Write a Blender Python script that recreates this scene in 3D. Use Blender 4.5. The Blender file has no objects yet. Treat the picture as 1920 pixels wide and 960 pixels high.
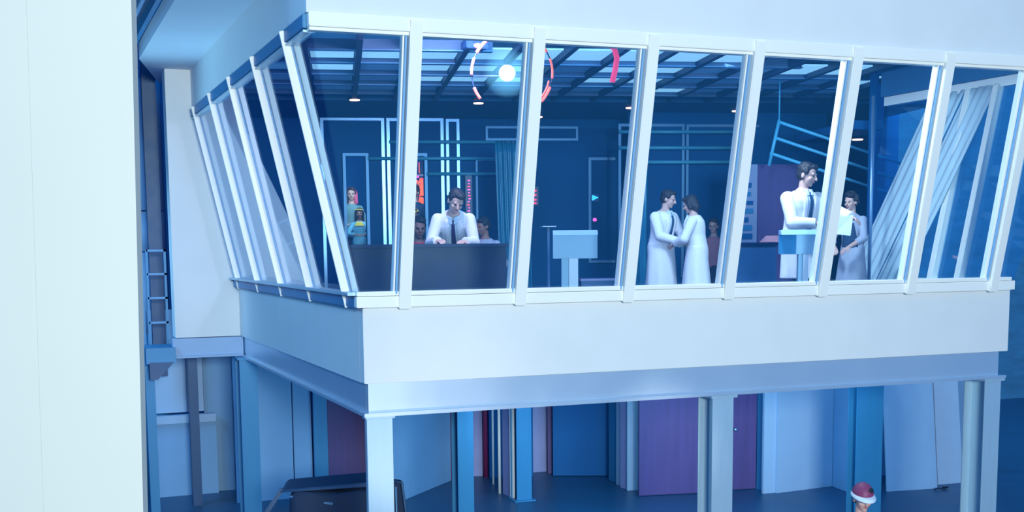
import bpy, bmesh, math, random
import numpy as np
from mathutils import Vector, Matrix

# ------------------------------------------------------------------ camera, world, lights, exposure
scene = bpy.context.scene
col = scene.collection
scene.view_settings.view_transform = 'Standard'
scene.view_settings.look = 'None'
scene.view_settings.gamma = 1.0
scene.view_settings.use_curve_mapping = False
scene.view_settings.exposure = 0.0

CAM = np.array([-2.832, -10.804, 3.945])
YAW, PITCH, ROLL, FPX, CY = .3772, -.1206, -.0096, 2288.2, 739.0
_F = np.array([math.sin(YAW)*math.cos(PITCH), math.cos(YAW)*math.cos(PITCH), math.sin(PITCH)])
_R = np.array([math.cos(YAW), -math.sin(YAW), 0.0])
_U = np.cross(_R, _F)
R2 = math.cos(ROLL)*_R + math.sin(ROLL)*_U
U2 = -math.sin(ROLL)*_R + math.cos(ROLL)*_U
cd = bpy.data.cameras.new('camera')
cd.sensor_width = 36.0
cd.lens = 36.0*FPX/1920
cd.shift_y = (CY-480)/1920
cd.clip_end = 200
cam = bpy.data.objects.new('camera', cd)
col.objects.link(cam)
m = Matrix(((R2[0], U2[0], -_F[0], CAM[0]), (R2[1], U2[1], -_F[1], CAM[1]), (R2[2], U2[2], -_F[2], CAM[2]), (0, 0, 0, 1)))
cam.matrix_world = m
scene.camera = cam

ROOMA = math.radians(13.7)        # the control room's inside is turned this much against its front
def at(x, y, d=None, X=None, Y=None, z=None, v=None):
    """measured pixel -> point on a known plane"""
    r = _F + (x-960)/FPX*R2 - (y-CY)/FPX*U2
    if d is not None: t = d/(r @ np.array([math.sin(YAW), math.cos(YAW), 0]))
    if X is not None: t = (X-CAM[0])/r[0]
    if Y is not None: t = (Y-CAM[1])/r[1]
    if z is not None: t = (z-CAM[2])/r[2]
    if v is not None: t = v/(r @ np.array([math.sin(ROOMA), math.cos(ROOMA), 0]))
    return Vector(CAM + t*r)
def uv(u, v, z=0.0):
    """room axes (u right, v away from the camera) -> world"""
    return Vector((CAM[0]+u*math.cos(ROOMA)+v*math.sin(ROOMA), CAM[1]-u*math.sin(ROOMA)+v*math.cos(ROOMA), z))
def uz(x, y, v):
    p = at(x, y, v=v)
    dx, dy = p.x-CAM[0], p.y-CAM[1]
    return dx*math.cos(ROOMA)-dy*math.sin(ROOMA), p.z

world = bpy.data.worlds.new('world'); scene.world = world
world.use_nodes = True
bg = world.node_tree.nodes['Background']
bg.inputs[0].default_value = (0.03, 0.36, 1.0, 1)
bg.inputs[1].default_value = 0.6

def area(name, loc, target, size, power, color, spread=180):
    l = bpy.data.lights.new(name, 'AREA'); l.energy = power; l.color = color
    l.shape = 'RECTANGLE'; l.size = size[0]; l.size_y = size[1]; l.spread = math.radians(spread)
    o = bpy.data.objects.new(name, l); col.objects.link(o); o.location = loc
    o.rotation_euler = (Vector(target)-Vector(loc)).to_track_quat('-Z', 'Y').to_euler()
    return o
def spot(name, loc, target, power, color, angle, blend=.5, r=.1):
    l = bpy.data.lights.new(name, 'SPOT'); l.energy = power; l.color = color
    l.spot_size = math.radians(angle); l.spot_blend = blend; l.shadow_soft_size = r
    o = bpy.data.objects.new(name, l); col.objects.link(o); o.location = loc
    o.rotation_euler = (Vector(target)-Vector(loc)).to_track_quat('-Z', 'Y').to_euler()
    return o
area('stage_key_light', (-2.2, -18, 5.2), (3.6, 0, 4.2), (3, 2), 3000, (.84, .93, .88))
area('stage_column_light', (-5.5, -12.5, 6.0), (-3.4, -6, 4), (1.5, 1.5), 12, (.85, .97, 1.0))  # extra fill added for the foreground column
area('stage_side_light', (-7.5, 1.5, 8.0), (-.3, 3.5, 4.6), (2.5, 2.5), 300, (.24, .6, 1.0))  # blue fill added to brighten the left parapet
spot('soffit_spotlight', (-3.3, 7.6, 2.4), (-.95, 3.2, 6.4), 1000, (.35, .74, 1.0), 66, 1, .3)  # unseen uplight added to brighten the pale soffit
area('stage_wall_light', (12, 6.5, 9.5), (15.5, 13, 4), (3, 1), 420, (.3, .75, 1.0))  # unseen wash added to brighten the wall beyond the right windows
spot('beam_spotlight', (1.2, -5.5, .4), (.8, 0, 2.3), 200, (1, .85, .8), 24, 1, .1)  # low spot added to make the hot spot at the beam's left end
spot('beam_spotlight', (3.4, -5.5, .4), (3.1, 0, 1.85), 700, (1, .92, .88), 16, 1, .1)  # low spot added to make the hot spot mid-way along the beam
area('stage_back_light', (4.8, 2.4, 2.25), (5.4, 8.6, .8), (4, .25), 190, (.28, .68, 1.0))  # unseen light added under the room to brighten the lower storey
area('stage_left_back_light', (-2.6, 7.4, 4.4), (-1.0, 9.2, 1.0), (1, 1), 45, (.3, .65, 1.0))  # unseen fill for the left back panels

# ------------------------------------------------------------------ materials
def mat(name, color, rough=.6, metal=0.0, emit=None, es=0.0, noise=0.0, nscale=6.0, stretch=(1, 1, 1), bump=0.0, spec=.5, sheen=0):
    m = bpy.data.materials.new(name); m.use_nodes = True
    nt = m.node_tree; b = nt.nodes['Principled BSDF']
    b.inputs['Base Color'].default_value = (*color, 1)
    b.inputs['Roughness'].default_value = rough
    b.inputs['Metallic'].default_value = metal
    b.inputs['Specular IOR Level'].default_value = spec
    if emit:
        b.inputs['Emission Color'].default_value = (*emit, 1)
        b.inputs['Emission Strength'].default_value = es
    if noise or bump:
        tc = nt.nodes.new('ShaderNodeTexCoord'); mp = nt.nodes.new('ShaderNodeMapping')
        mp.inputs['Scale'].default_value = stretch
        n = nt.nodes.new('ShaderNodeTexNoise'); n.inputs['Scale'].default_value = nscale; n.inputs['Detail'].default_value = 5
        nt.links.new(tc.outputs['Object'], mp.inputs[0]); nt.links.new(mp.outputs[0], n.inputs[0])
        if noise:
            mx = nt.nodes.new('ShaderNodeMix'); mx.data_type = 'RGBA'
            mx.inputs[6].default_value = (*[c*(1-noise) for c in color], 1)
            mx.inputs[7].default_value = (*[min(1, c*(1+noise)) for c in color], 1)
            nt.links.new(n.outputs[0], mx.inputs[0]); nt.links.new(mx.outputs[2], b.inputs['Base Color'])
            mr = nt.nodes.new('ShaderNodeMapRange')
            mr.inputs[3].default_value = max(0, rough-.08); mr.inputs[4].default_value = min(1, rough+.08)
            nt.links.new(n.outputs[0], mr.inputs[0]); nt.links.new(mr.outputs[0], b.inputs['Roughness'])
        if bump:
            bp = nt.nodes.new('ShaderNodeBump'); bp.inputs['Strength'].default_value = bump; bp.inputs['Distance'].default_value = .02
            nt.links.new(n.outputs[0], bp.inputs['Height']); nt.links.new(bp.outputs[0], b.inputs['Normal'])
    return m
M = {}
M['plaster'] = mat('white_plaster', (.74, .78, .79), .75, noise=.05, nscale=2.2, bump=.05)
M['soffit'] = mat('pale_soffit_paint', (.66, .76, .86), .8, noise=.05, nscale=1.5)
M['bigcolumn'] = mat('column_white_paint', (.47, .49, .46), .6, noise=.03, nscale=1)
M['frame'] = mat('white_frame_paint', (.90, .91, .86), .4)
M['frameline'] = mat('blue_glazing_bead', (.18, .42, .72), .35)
M['beam'] = mat('brushed_steel_panel', (.62, .76, .88), .34, metal=.62, noise=.05, nscale=1.2)
M['columnsteel'] = mat('pale_painted_steel', (.44, .64, .78), .34, metal=.35, noise=.1, nscale=4, stretch=(12, 12, .4))
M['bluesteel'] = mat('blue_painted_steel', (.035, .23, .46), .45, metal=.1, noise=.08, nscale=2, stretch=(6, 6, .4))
M['darksteel'] = mat('dark_steel', (.02, .07, .17), .45, metal=.2, noise=.2)
M['floor'] = mat('dark_blue_studio_floor', (.016, .10, .22), .4, noise=.25, nscale=1.2)
M['roomfloor'] = mat('dark_glossy_floor', (.012, .04, .12), .18, noise=.2, nscale=2)
M['navy'] = mat('navy_wall_panel', (.008, .11, .32), .6, noise=.2, nscale=.8, spec=.15)
M['ceil'] = mat('ceiling_blue', (.03, .15, .32), .7, noise=.2, nscale=1.4)
M['stage'] = mat('stage_wall_blue', (.08, .28, .46), .85, noise=.35, nscale=1.8, stretch=(1, 1, 3), bump=.6)
M['flat'] = mat('pale_blue_set_panel', (.20, .40, .66), .7, noise=.14, nscale=1.1, bump=.05)
M['flat2'] = mat('pale_grey_set_panel', (.34, .50, .72), .7, noise=.1, nscale=1.4)
M['lilac'] = mat('lilac_panel', (.30, .32, .60), .6, noise=.12)
M['purple'] = mat('purple_door_paint', (.09, .06, .22), .55, noise=.22, nscale=2, stretch=(6, 6, .4))
M['crimson'] = mat('crimson_paint', (.20, .02, .10), .5)
M['chrome'] = mat('polished_steel_trim', (.28, .48, .75), .3, metal=.7)
M['chrome_dull'] = mat('satin_steel_trim', (.20, .42, .68), .48, metal=.5)
M['desk'] = mat('black_gloss_desk', (.004, .014, .07), .34, noise=.3, nscale=2, spec=.12)
M['counter'] = mat('navy_counter', (.02, .09, .24), .35, noise=.2)
M['grille'] = mat('ceiling_louver_paint', (.16, .26, .42), .5)
M['louverdark'] = mat('ceiling_runner_paint', (.025, .05, .13), .5)
M['lightpanel'] = mat('diffuser_panel', (.6, .75, .85), .5, emit=(.35, .7, .95), es=.8, noise=.2, nscale=5)
M['dimpanel'] = mat('dim_diffuser_panel', (.3, .5, .7), .5, emit=(.08, .3, .7), es=.12)
M['cyanglass'] = mat('ribbed_cyan_glass', (.03, .24, .40), .2, noise=.1)
M['cyanrail'] = mat('cyan_tube_paint', (.10, .52, .78), .4)  # colour of the railing reflections in the glass
M['drape'] = mat('pale_translucent_drape', (.52, .66, .74), .9, noise=.12, nscale=3, stretch=(3, 3, .4))
M['skin'] = mat('skin_light', (.62, .38, .33), .55, noise=.06, nscale=20)
M['skindark'] = mat('skin_brown', (.26, .13, .10), .5, noise=.06, nscale=20)
M['hair'] = mat('dark_hair', (.015, .013, .02), .5, bump=.8, noise=.3, nscale=40)
M['brown'] = mat('brown_hair', (.05, .03, .03), .5, bump=.8, noise=.3, nscale=40)
M['pinkhair'] = mat('pink_headscarf', (.7, .10, .22), .6, bump=.4, noise=.2, nscale=20)
M['coat'] = mat('white_lab_coat_cotton', (.80, .78, .84), .85, noise=.05, nscale=9, bump=.25)
M['shirt'] = mat('pale_shirt', (.62, .72, .86), .8)
M['tie'] = mat('dark_blue_tie', (.015, .07, .16), .5)
M['tieplum'] = mat('plum_tie', (.06, .02, .10), .5)
M['trouser'] = mat('dark_trousers', (.02, .03, .07), .8)
M['shoe'] = mat('black_leather', (.01, .01, .015), .3)
M['eye'] = mat('dark_eye', (.01, .01, .015), .2)
M['lip'] = mat('lip', (.45, .12, .14), .5)
M['apron'] = mat('dark_teal_apron', (.015, .05, .12), .8)
M['yellow'] = mat('yellow_cloth', (.7, .55, .08), .8)
M['cyancloth'] = mat('light_blue_cloth', (.16, .45, .65), .8, noise=.15, bump=.2)
M['greencloth'] = mat('grey_green_cloth', (.16, .30, .34), .8, noise=.15, bump=.2)
M['rose'] = mat('dusty_rose_cloth', (.45, .20, .26), .8, noise=.15)
M['redcloth'] = mat('red_cloth', (.5, .03, .06), .7, noise=.15)
M['stripe'] = mat('grey_cloth', (.35, .38, .5), .8, noise=.2)
M['redplastic'] = mat('red_helmet_shell', (.22, .04, .12), .55)
M['paper'] = mat('white_paper', (.9, .9, .9), .7)
M['pinkpaper'] = mat('pink_tinted_paper', (.75, .35, .42), .7)
M['black'] = mat('black_cloth', (.01, .03, .08), .8, noise=.3, nscale=8, bump=.5)
M['lectern'] = mat('pale_lectern_laminate', (.30, .50, .66), .5, noise=.05)
M['post'] = mat('white_post', (.62, .72, .82), .45)
M['orange'] = mat('orange_neon', (1, .2, .1), .4, emit=(1, .12, .03), es=1.3)
M['coral'] = mat('coral_neon_tube', (1, .25, .2), .4, emit=(1, .13, .07), es=.95)
M['redneon'] = mat('red_neon_tube', (.9, .08, .2), .4, emit=(.95, .06, .18), es=.9)
M['redled'] = mat('red_led', (1, .05, .1), .4, emit=(1, .03, .08), es=2.5)
M['pinkled'] = mat('pink_led', (1, .1, .4), .4, emit=(1, .08, .4), es=2.5)
M['cyanled'] = mat('cyan_led', (.1, .6, 1), .4, emit=(.05, .5, 1), es=1.6)
M['warmlamp'] = mat('downlight_lens', (1, .6, .4), .4, emit=(1, .42, .25), es=5)
M['bulb'] = mat('white_bulb', (1, 1, 1), .4, emit=(.75, .95, 1), es=3.2)
M['board'] = mat('pale_board', (.30, .52, .78), .6, noise=.06)
M['board2'] = mat('light_board', (.42, .62, .84), .6, noise=.05)
M['console'] = mat('console_panel', (.30, .36, .55), .5, noise=.1)

HAZE = .035      # share of blue haze mixed into the panes to lift the darks
def glass_mat(name, tint, base=.06):
    m = bpy.data.materials.new(name); m.use_nodes = True
    nt = m.node_tree; nt.nodes.clear()
    out = nt.nodes.new('ShaderNodeOutputMaterial'); mix = nt.nodes.new('ShaderNodeMixShader')
    tr = nt.nodes.new('ShaderNodeBsdfTransparent'); tr.inputs[0].default_value = (*tint, 1)
    gl = nt.nodes.new('ShaderNodeBsdfGlossy'); gl.inputs['Roughness'].default_value = .02
    gl.inputs['Color'].default_value = (.85, .95, 1, 1)
    lw = nt.nodes.new('ShaderNodeLayerWeight'); lw.inputs[0].default_value = .5
    pw = nt.nodes.new('ShaderNodeMath'); pw.operation = 'POWER'; pw.inputs[1].default_value = 5
    ml_ = nt.nodes.new('ShaderNodeMath'); ml_.operation = 'MULTIPLY_ADD'; ml_.inputs[1].default_value = .4; ml_.inputs[2].default_value = .03
    df = nt.nodes.new('ShaderNodeBsdfDiffuse'); df.inputs[0].default_value = (.06, .42, .95, 1)
    m2 = nt.nodes.new('ShaderNodeMixShader'); m2.inputs[0].default_value = HAZE
    nt.links.new(lw.outputs['Facing'], pw.inputs[0]); nt.links.new(pw.outputs[0], ml_.inputs[0]); nt.links.new(ml_.outputs[0], mix.inputs[0])
    nt.links.new(tr.outputs[0], m2.inputs[1]); nt.links.new(df.outputs[0], m2.inputs[2]); nt.links.new(m2.outputs[0], mix.inputs[1]); nt.links.new(gl.outputs[0], mix.inputs[2])
    nt.links.new(mix.outputs[0], out.inputs[0])
    return m
M['glass'] = glass_mat('window_glass', (.86, .95, 1.0))

# ------------------------------------------------------------------ mesh helpers
class MB:
    def __init__(s): s.v = []; s.f = []
    def add(s, vs, fs):
        b = len(s.v); s.v += [Vector(p) for p in vs]; s.f += [tuple(b+i for i in f) for f in fs]; return s
    def box(s, a, b):
        x0, y0, z0 = [min(a[i], b[i]) for i in range(3)]; x1, y1, z1 = [max(a[i], b[i]) for i in range(3)]
        return s.add([(x0,y0,z0),(x1,y0,z0),(x1,y1,z0),(x0,y1,z0),(x0,y0,z1),(x1,y0,z1),(x1,y1,z1),(x0,y1,z1)],
                     [(0,3,2,1),(4,5,6,7),(0,1,5,4),(1,2,6,5),(2,3,7,6),(3,0,4,7)])
    def hexa(s, lo, hi):
        """two quads (lo, hi) of matching corners"""
        return s.add(list(lo)+list(hi), [(0,3,2,1),(4,5,6,7),(0,1,5,4),(1,2,6,5),(2,3,7,6),(3,0,4,7)])
    def prism(s, poly, z0, z1):
        n = len(poly)
        return s.add([(p[0], p[1], z0) for p in poly]+[(p[0], p[1], z1) for p in poly],
                     [tuple(range(n-1, -1, -1)), tuple(range(n, 2*n))]+[(i, (i+1) % n, n+(i+1) % n, n+i) for i in range(n)])
    def bar(s, p, q, w, h, side, off=(0, 0)):
        """beam from p to q; w along 'side', h along the cross direction; off shifts it"""
        p, q = Vector(p), Vector(q); d = (q-p).normalized(); sd = Vector(side); sd = (sd-d*sd.dot(d)).normalized(); up = sd.cross(d).normalized()
        o = sd*off[0]+up*off[1]
        c = [(-w/2, -h/2), (w/2, -h/2), (w/2, h/2), (-w/2, h/2)]
        return s.hexa([p+o+sd*a+up*b for a, b in c], [q+o+sd*a+up*b for a, b in c])
    def loft(s, rings, cap=True):
        n = len(rings[0]); b = len(s.v)
        for r in rings: s.v += [Vector(p) for p in r]
        for k in range(len(rings)-1):
            for i in range(n):
                j = (i+1) % n
                s.f.append((b+k*n+i, b+k*n+j, b+(k+1)*n+j, b+(k+1)*n+i))
        if cap:
            s.f.append(tuple(b+i for i in range(n-1, -1, -1))); e = b+(len(rings)-1)*n; s.f.append(tuple(e+i for i in range(n)))
        return s
    def cone(s, p, q, r0, r1, n=14, rounded=False):
        p, q = Vector(p), Vector(q); d = (q-p); L = d.length or 1e-6; d = d/L
        a = d.orthogonal().normalized(); b = d.cross(a)
        rings = []
        st = []
        if rounded:
            for k in range(1, 5):
                t = k/5*math.pi/2; st.append((-r0*math.cos(t), r0*math.sin(t)))
        st += [(0, r0), (L, r1)]
        if rounded:
            for k in range(4, 0, -1):
                t = k/5*math.pi/2; st.append((L+r1*math.cos(t), r1*math.sin(t)))
        for h, r in st:
            rings.append([p+d*h+(a*math.cos(2*math.pi*i/n)+b*math.sin(2*math.pi*i/n))*r for i in range(n)])
        return s.loft(rings)
    def path(s, pts, r, n=10):
        pts = [Vector(p) for p in pts]; rings = []; a = None
        for i, p in enumerate(pts):
            d = (pts[min(i+1, len(pts)-1)]-pts[max(i-1, 0)]).normalized()
            a = d.orthogonal().normalized() if a is None else (a-d*a.dot(d)).normalized()
            b = d.cross(a)
            rings.append([p+(a*math.cos(2*math.pi*k/n)+b*math.sin(2*math.pi*k/n))*r for k in range(n)])
        return s.loft(rings)
    def ell(s, c, r, mtx=None, nu=18, nv=12):
        c = Vector(c); r = (r, r, r) if not hasattr(r, '__len__') else r; rings = []
        for k in range(1, nv):
            t = math.pi*k/nv; rings.append([])
            for i in range(nu):
                a = -2*math.pi*i/nu
                p = Vector((r[0]*math.sin(t)*math.cos(a), r[1]*math.sin(t)*math.sin(a), r[2]*math.cos(t)))
                rings[-1].append(c+((mtx @ p) if mtx else p))
        return s.loft(rings)
    def build(s, name, material, parent=None, smooth=False, bevel=0.0):
        me = bpy.data.meshes.new(name); me.from_pydata([tuple(p) for p in s.v], [], s.f); me.update()
        bm = bmesh.new(); bm.from_mesh(me); bmesh.ops.recalc_face_normals(bm, faces=bm.faces)
        if bevel: bmesh.ops.bevel(bm, geom=list(bm.edges), offset=bevel, segments=2, affect='EDGES', clamp_overlap=True)
        bm.to_mesh(me); bm.free()
        if material: me.materials.append(material)
        if smooth: me.polygons.foreach_set('use_smooth', [True]*len(me.polygons))
        o = bpy.data.objects.new(name, me); col.objects.link(o)
        if parent: o.parent = parent
        return o
def tag(o, label=None, cat=None, group=None, kind=None):
    if label: o['label'] = label
    if cat: o['category'] = cat
    if group: o['group'] = group
    if kind: o['kind'] = kind
    return o
def S(o, label=None): return tag(o, label, None, None, 'structure')
def empty(name, loc=(0, 0, 0), rz=0.0, label=None, cat=None, group=None, kind=None):
    o = bpy.data.objects.new(name, None); o.empty_display_size = .1; col.objects.link(o); o.location = loc; o.rotation_euler = (0, 0, rz)
    return tag(o, label, cat, group, kind)
def remesh(o, voxel, smooth=3):
    md = o.modifiers.new('r', 'REMESH'); md.mode = 'VOXEL'; md.voxel_size = voxel; md.use_smooth_shade = True
    if smooth:
        sm = o.modifiers.new('s', 'SMOOTH'); sm.iterations = smooth; sm.factor = .5
    dg = bpy.context.evaluated_depsgraph_get(); dg.update()
    me = bpy.data.meshes.new_from_object(o.evaluated_get(dg)); o.modifiers.clear(); old = o.data; o.data = me; me.name = o.name
    bpy.data.meshes.remove(old)
    return o
def copy_tree(o, parent=None):
    c = o.copy(); col.objects.link(c)
    if parent: c.parent = parent
    for ch in o.children: copy_tree(ch, c)
    return c

# ------------------------------------------------------------------ the raised control room: shell
W, D = 7.534, 6.907
ZS = 3.40; HP = .6937; ZT = 2.4824; DF, DL = .5205, .5396
ZB = ZS-.9675                                  # underside of the steel beam
ZF = 3.04                                      # control room floor
PB = ZS-HP                                     # underside of the parapet
S(MB().box((-22, -16, -.15), (30, 22, 0)).build('floor', M['floor']), 'dark blue studio floor under the raised control room')

th = .16
S(MB().box((0, 0, PB), (W, th, ZS)).build('wall_front', M['plaster'], bevel=.006), 'long white parapet under the front windows')
S(MB().box((0, th, PB), (th, D, ZS)).build('wall_left', M['plaster']), 'grey-blue parapet under the receding left windows')
S(MB().box((W-th, th, PB), (W, 2.9, ZS)).build('wall_right', M['plaster']), 'white parapet at the right end of the control room')
# room floor slab, back part turned with the room
pl = at(480, 400, v=22.6); pr_ = at(1640, 400, v=22.6); prn = at(1622, 400, Y=2.9)
poly = [(th, th), (W-th, th), (W-th, 2.86), (prn.x, 2.98), (pr_.x, pr_.y), (pl.x-1.2, pl.y+.3), (-.6, D+.3), (th, D+.3)]
S(MB().prism(poly, PB+.02, ZF).build('floor_room', M['roomfloor']), 'dark glossy floor inside the control room')
top = [(-.5, -.48), (W+.5, -.48), (W+.5, 3.2), (prn.x+.6, 3.2), (pr_.x+.3, pr_.y), (pl.x-1.2, pl.y+.3), (-.5, D+.3)]
S(MB().prism(top, 6.46, 6.7).build('ceiling', M['ceil']), 'blue ceiling slab above the control room')
# fascia above the windows
zt = ZS+ZT
S(MB().box((-DL-.02, -DF-.02, zt), (W+DL+.02, -DF+.12, 8.2)).build('wall_fascia_front', M['plaster']), 'white fascia above the front windows')
S(MB().box((-DL-.02, -DF+.12, zt), (-DL+.12, D, 6.409)).build('wall_fascia_left', M['plaster']), 'blue-grey fascia above the left windows')
S(MB().box((-DL-.02, -DF+.12, 6.409), (-DL+.12, D, 8.2)).build('wall_upper_left', M['plaster']), 'upper wall above the soffit')
S(MB().box((W+DL-.12, -DF+.12, zt), (W+DL+.02, 2.9, 8.2)).build('wall_fascia_right', M['ceil']), 'fascia above the right windows')
S(MB().prism([(-1.30, .3), (-DL-.02, .3), (-DL-.02, 8.0), (-.83, 8.4), (-1.305, 6.1)], 6.409, 6.6).build('trim_soffit', M['soffit']), 'pale soffit running along the left side')
# pier at the back of the left side
S(MB().box((-.905, D, PB), (0.0, D+.35, 6.409)).build('wall_pier', M['plaster'], bevel=.005), 'pale pier wall at the far end of the left windows')
S(MB().add([], []).hexa([(0.0, D-.0, ZF), (1.36, D, ZF), (1.36, D+.12, ZF), (0.0, D+.12, ZF)],
    [(0.0, D, 5.95), (.03, D, 5.95), (.03, D+.12, 5.95), (0.0, D+.12, 5.95)]).build('wall_fin_left', M['plaster']), 'sloping pale wall end seen through the left windows')

# steel beam and its lip
for nm, a, b, lip0, lip1, lb in (
    ('trim_beam_front', (.044, .044, ZB), (W-.09, .12, PB), (-.01, -.01, ZB-.035), (W-.02, .16, ZB), 'brushed steel beam under the front parapet'),
    ('trim_beam_left', (.044, .12, ZB), (.12, D, PB), (-.01, .16, ZB-.035), (.16, D, ZB), 'steel beam under the left parapet'),
    ('trim_beam_pier', (-.95, D-.03, ZB+.02), (.03, D+.1, PB-.01), (-.96, D-.08, ZB-.01), (.02, D+.12, ZB+.02), 'steel beam under the pale pier'),
    ('trim_beam_right', (W-.16, .12, ZB), (W-.09, 2.9, PB), (W-.2, .16, ZB-.035), (W-.02, 2.9, ZB), 'steel beam under the right parapet')):
    S(MB().box(a, b).box(lip0, lip1).build(nm, M['flat2'] if 'pier' in nm else M['beam'], bevel=.003), lb)

# window ribbons ------------------------------------------------------------
def FP(x, s, out=0.0):       # point on the leaning front plane
    return Vector((x, -DF*s-out, ZS+ZT*s))
def LP(y, s, out=0.0):
    return Vector((-DL*s-out, y, ZS+ZT*s))
def RP(y, s, out=0.0):
    return Vector((W+DL*s+out, y, ZS+ZT*s))
w1 = empty('window_1', (0, 0, 0), kind='structure', label='long ribbon of outward leaning front windows')
fr = .095/ZT
# bottom and top rails (two steps each)
MB().bar(FP(-.075, .022, .02), FP(W-.05, .022, .015), .10, .10, (0, 0, 1)).build('bottom_rail', M['frame'], w1, bevel=.006)
MB().bar(FP(-.07, .052, .0), FP(W-.05, .052, -.005), .04, .10, (0, 0, 1)).build('sill_bead', M['frame'], w1, bevel=.006)
MB().bar(FP(-DL-.01, .976, .03), FP(W+DL, .976, .03), .115, .10, (0, 0, 1)).build('top_rail', M['frame'], w1, bevel=.006)
MB().bar(FP(-DL, .948, .005), FP(W+DL, .948, .005), .03, .10, (0, 0, 1)).build('head_bead', M['frame'], w1, bevel=.004)
MX = [.372+i*1.1395 for i in range(7)]
for x in MX:
    mu = MB().bar(FP(x, .0, .03), FP(x, .995, .04), .112, .13, (1, 0, 0)).build('mullion', M['frame'], w1, bevel=.006)
    MB().bar(FP(x-.075, .05, 0), FP(x-.075, .955, 0), .016, .10, (1, 0, 0)).build('glazing_bead', M['frameline'], mu)
    MB().bar(FP(x-.094, .05, -.01), FP(x-.094, .955, -.01), .016, .08, (1, 0, 0)).build('glazing_bead', M['frame'], mu)
for i in range(8):
    a = MX[i-1]+.06 if i else None; b = MX[i]-.06 if i < 7 else None
    P = []
    for s in (.05, .96):
        xa = (-DL*s+.004) if a is None else a; xb = (W+DL*s-.004) if b is None else b
        P.append([FP(xa, s, .004), FP(xb, s, .004), FP(xb, s, -.004), FP(xa, s, -.004)])
    MB().hexa(P[0], P[1]).build('glass_pane', M['glass'], w1)
w2 = empty('window_2', (0, 0, 0), kind='structure', label='row of leaning windows along the left side')
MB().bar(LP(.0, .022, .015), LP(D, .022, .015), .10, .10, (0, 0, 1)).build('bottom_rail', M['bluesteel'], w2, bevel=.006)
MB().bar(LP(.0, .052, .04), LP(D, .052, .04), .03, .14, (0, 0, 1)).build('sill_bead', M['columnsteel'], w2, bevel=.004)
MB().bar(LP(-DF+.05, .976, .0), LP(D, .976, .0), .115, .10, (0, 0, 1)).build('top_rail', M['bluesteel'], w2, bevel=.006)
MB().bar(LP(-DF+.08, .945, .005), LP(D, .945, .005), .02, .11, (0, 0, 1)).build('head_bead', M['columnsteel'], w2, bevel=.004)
MY = [.335+i*1.542 for i in range(5)]
for y in MY:
    mu = MB().bar(LP(y, .0, .04), LP(y, .995, .04), .03, .085, (0, 1, 0)).build('mullion', M['frame'], w2, bevel=.004)
    MB().bar(LP(y-.02, .04, -.045), LP(y-.02, .95, -.045), .02, .055, (0, 1, 0)).build('glazing_bead', M['frame'], mu)
    MB().bar(LP(y-.027, .04, .004), LP(y-.027, .95, .004), .02, .012, (0, 1, 0)).build('glazing_bead', M['frameline'], mu)
ys = MY+[D]
for i in range(6):
    P = []
    for s in (.05, .96):
        ya = (-DF*s+.004) if i == 0 else ys[i-1]+.03; yb = ys[i]-.03
        P.append([LP(ya, s, .004), LP(yb, s, .004), LP(yb, s, -.004), LP(ya, s, -.004)])
    if (P[0][1]-P[0][0]).length > .05: MB().hexa(P[0], P[1]).build('glass_pane', M['glass'], w2)
w3 = empty('window_3', (0, 0, 0), kind='structure', label='leaning windows of the right side seen from inside')
MB().bar(RP(.0, .022), RP(2.9, .022), .10, .10, (0, 0, 1)).build('bottom_rail', M['frame'], w3)
MB().bar(RP(-DF+.05, .976), RP(2.9, .976), .115, .10, (0, 0, 1)).build('top_rail', M['frame'], w3)
for y in (.26, .82, 1.29):
    MB().bar(RP(y, .0, -.03), RP(y, .96, -.03), .09, .10, (0, 1, 0)).build('mullion', M['frame'], w3, bevel=.005)
rs = [None, .26, .82, 1.29, 2.9]
for i in range(4):
    P = []
    for s in (.05, .96):
        ya = (-DF*s+.02) if i == 0 else rs[i]+.05; yb = rs[i+1]-.05
        P.append([RP(ya, s, .004), RP(yb, s, .004), RP(yb, s, -.004), RP(ya, s, -.004)])
    MB().hexa(P[0], P[1]).build('glass_pane', M['glass'], w3)

# ------------------------------------------------------------------ stage around it
S(MB().box((7.0, 13.0, 0), (30, 13.3, 12)).build('wall_stage_right', M['stage']), 'rough dark blue stage wall beyond the right end')
S(MB().box((-14, 13.6, 0), (7, 13.9, 12)).build('wall_stage_back', M['navy']), 'dark blue stage wall behind the left gap')
# foreground column
c = at(261, 0, d=5.0); cb = at(277, 960, d=5.0)
fx = (c.x+cb.x)/2; tilt = (cb.x-c.x)
k = empty('white_column', (fx, c.y, 0), -YAW, 'large white column filling the left edge in the foreground', 'column')
MB().hexa([(-.53, 0, 0), (-.115, 0, 0), (-.125, .10, 0), (-.53, .10, 0)], [(-.348, 0, 8), (.067, 0, 8), (.057, .10, 8), (-.348, .10, 8)]).build('front_face', M['bigcolumn'], k)
MB().hexa([(-1.3, .006, 0), (-.531, .006, 0), (-.531, .12, 0), (-1.3, .12, 0)], [(-1.3, .006, 8), (-.349, .006, 8), (-.349, .12, 8), (-1.3, .12, 8)]).build('side_wing', M['bigcolumn'], k)

# curved dark duct in the gap between column and pier
p = at(262, 400, d=20)
t = empty('round_duct', (p.x, p.y, 0), 0, 'tall round blue duct between foreground column and pale pier', 'duct')
MB().cone((0, 0, 2.6), (0, 0, 3.9), .40, .40, 40).cone((0, 0, 3.92), (0, 0, 4.55), .40, .40, 40).build('lower_section', M['flat'], t, True)
MB().cone((0, 0, 4.57), (0, 0, 6.62), .40, .40, 40).build('upper_section', M['flat'], t, True)
MB().cone((0, 0, 0), (0, 0, 2.6), .36, .40, 40).build('base', M['bluesteel'], t, True)
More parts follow.
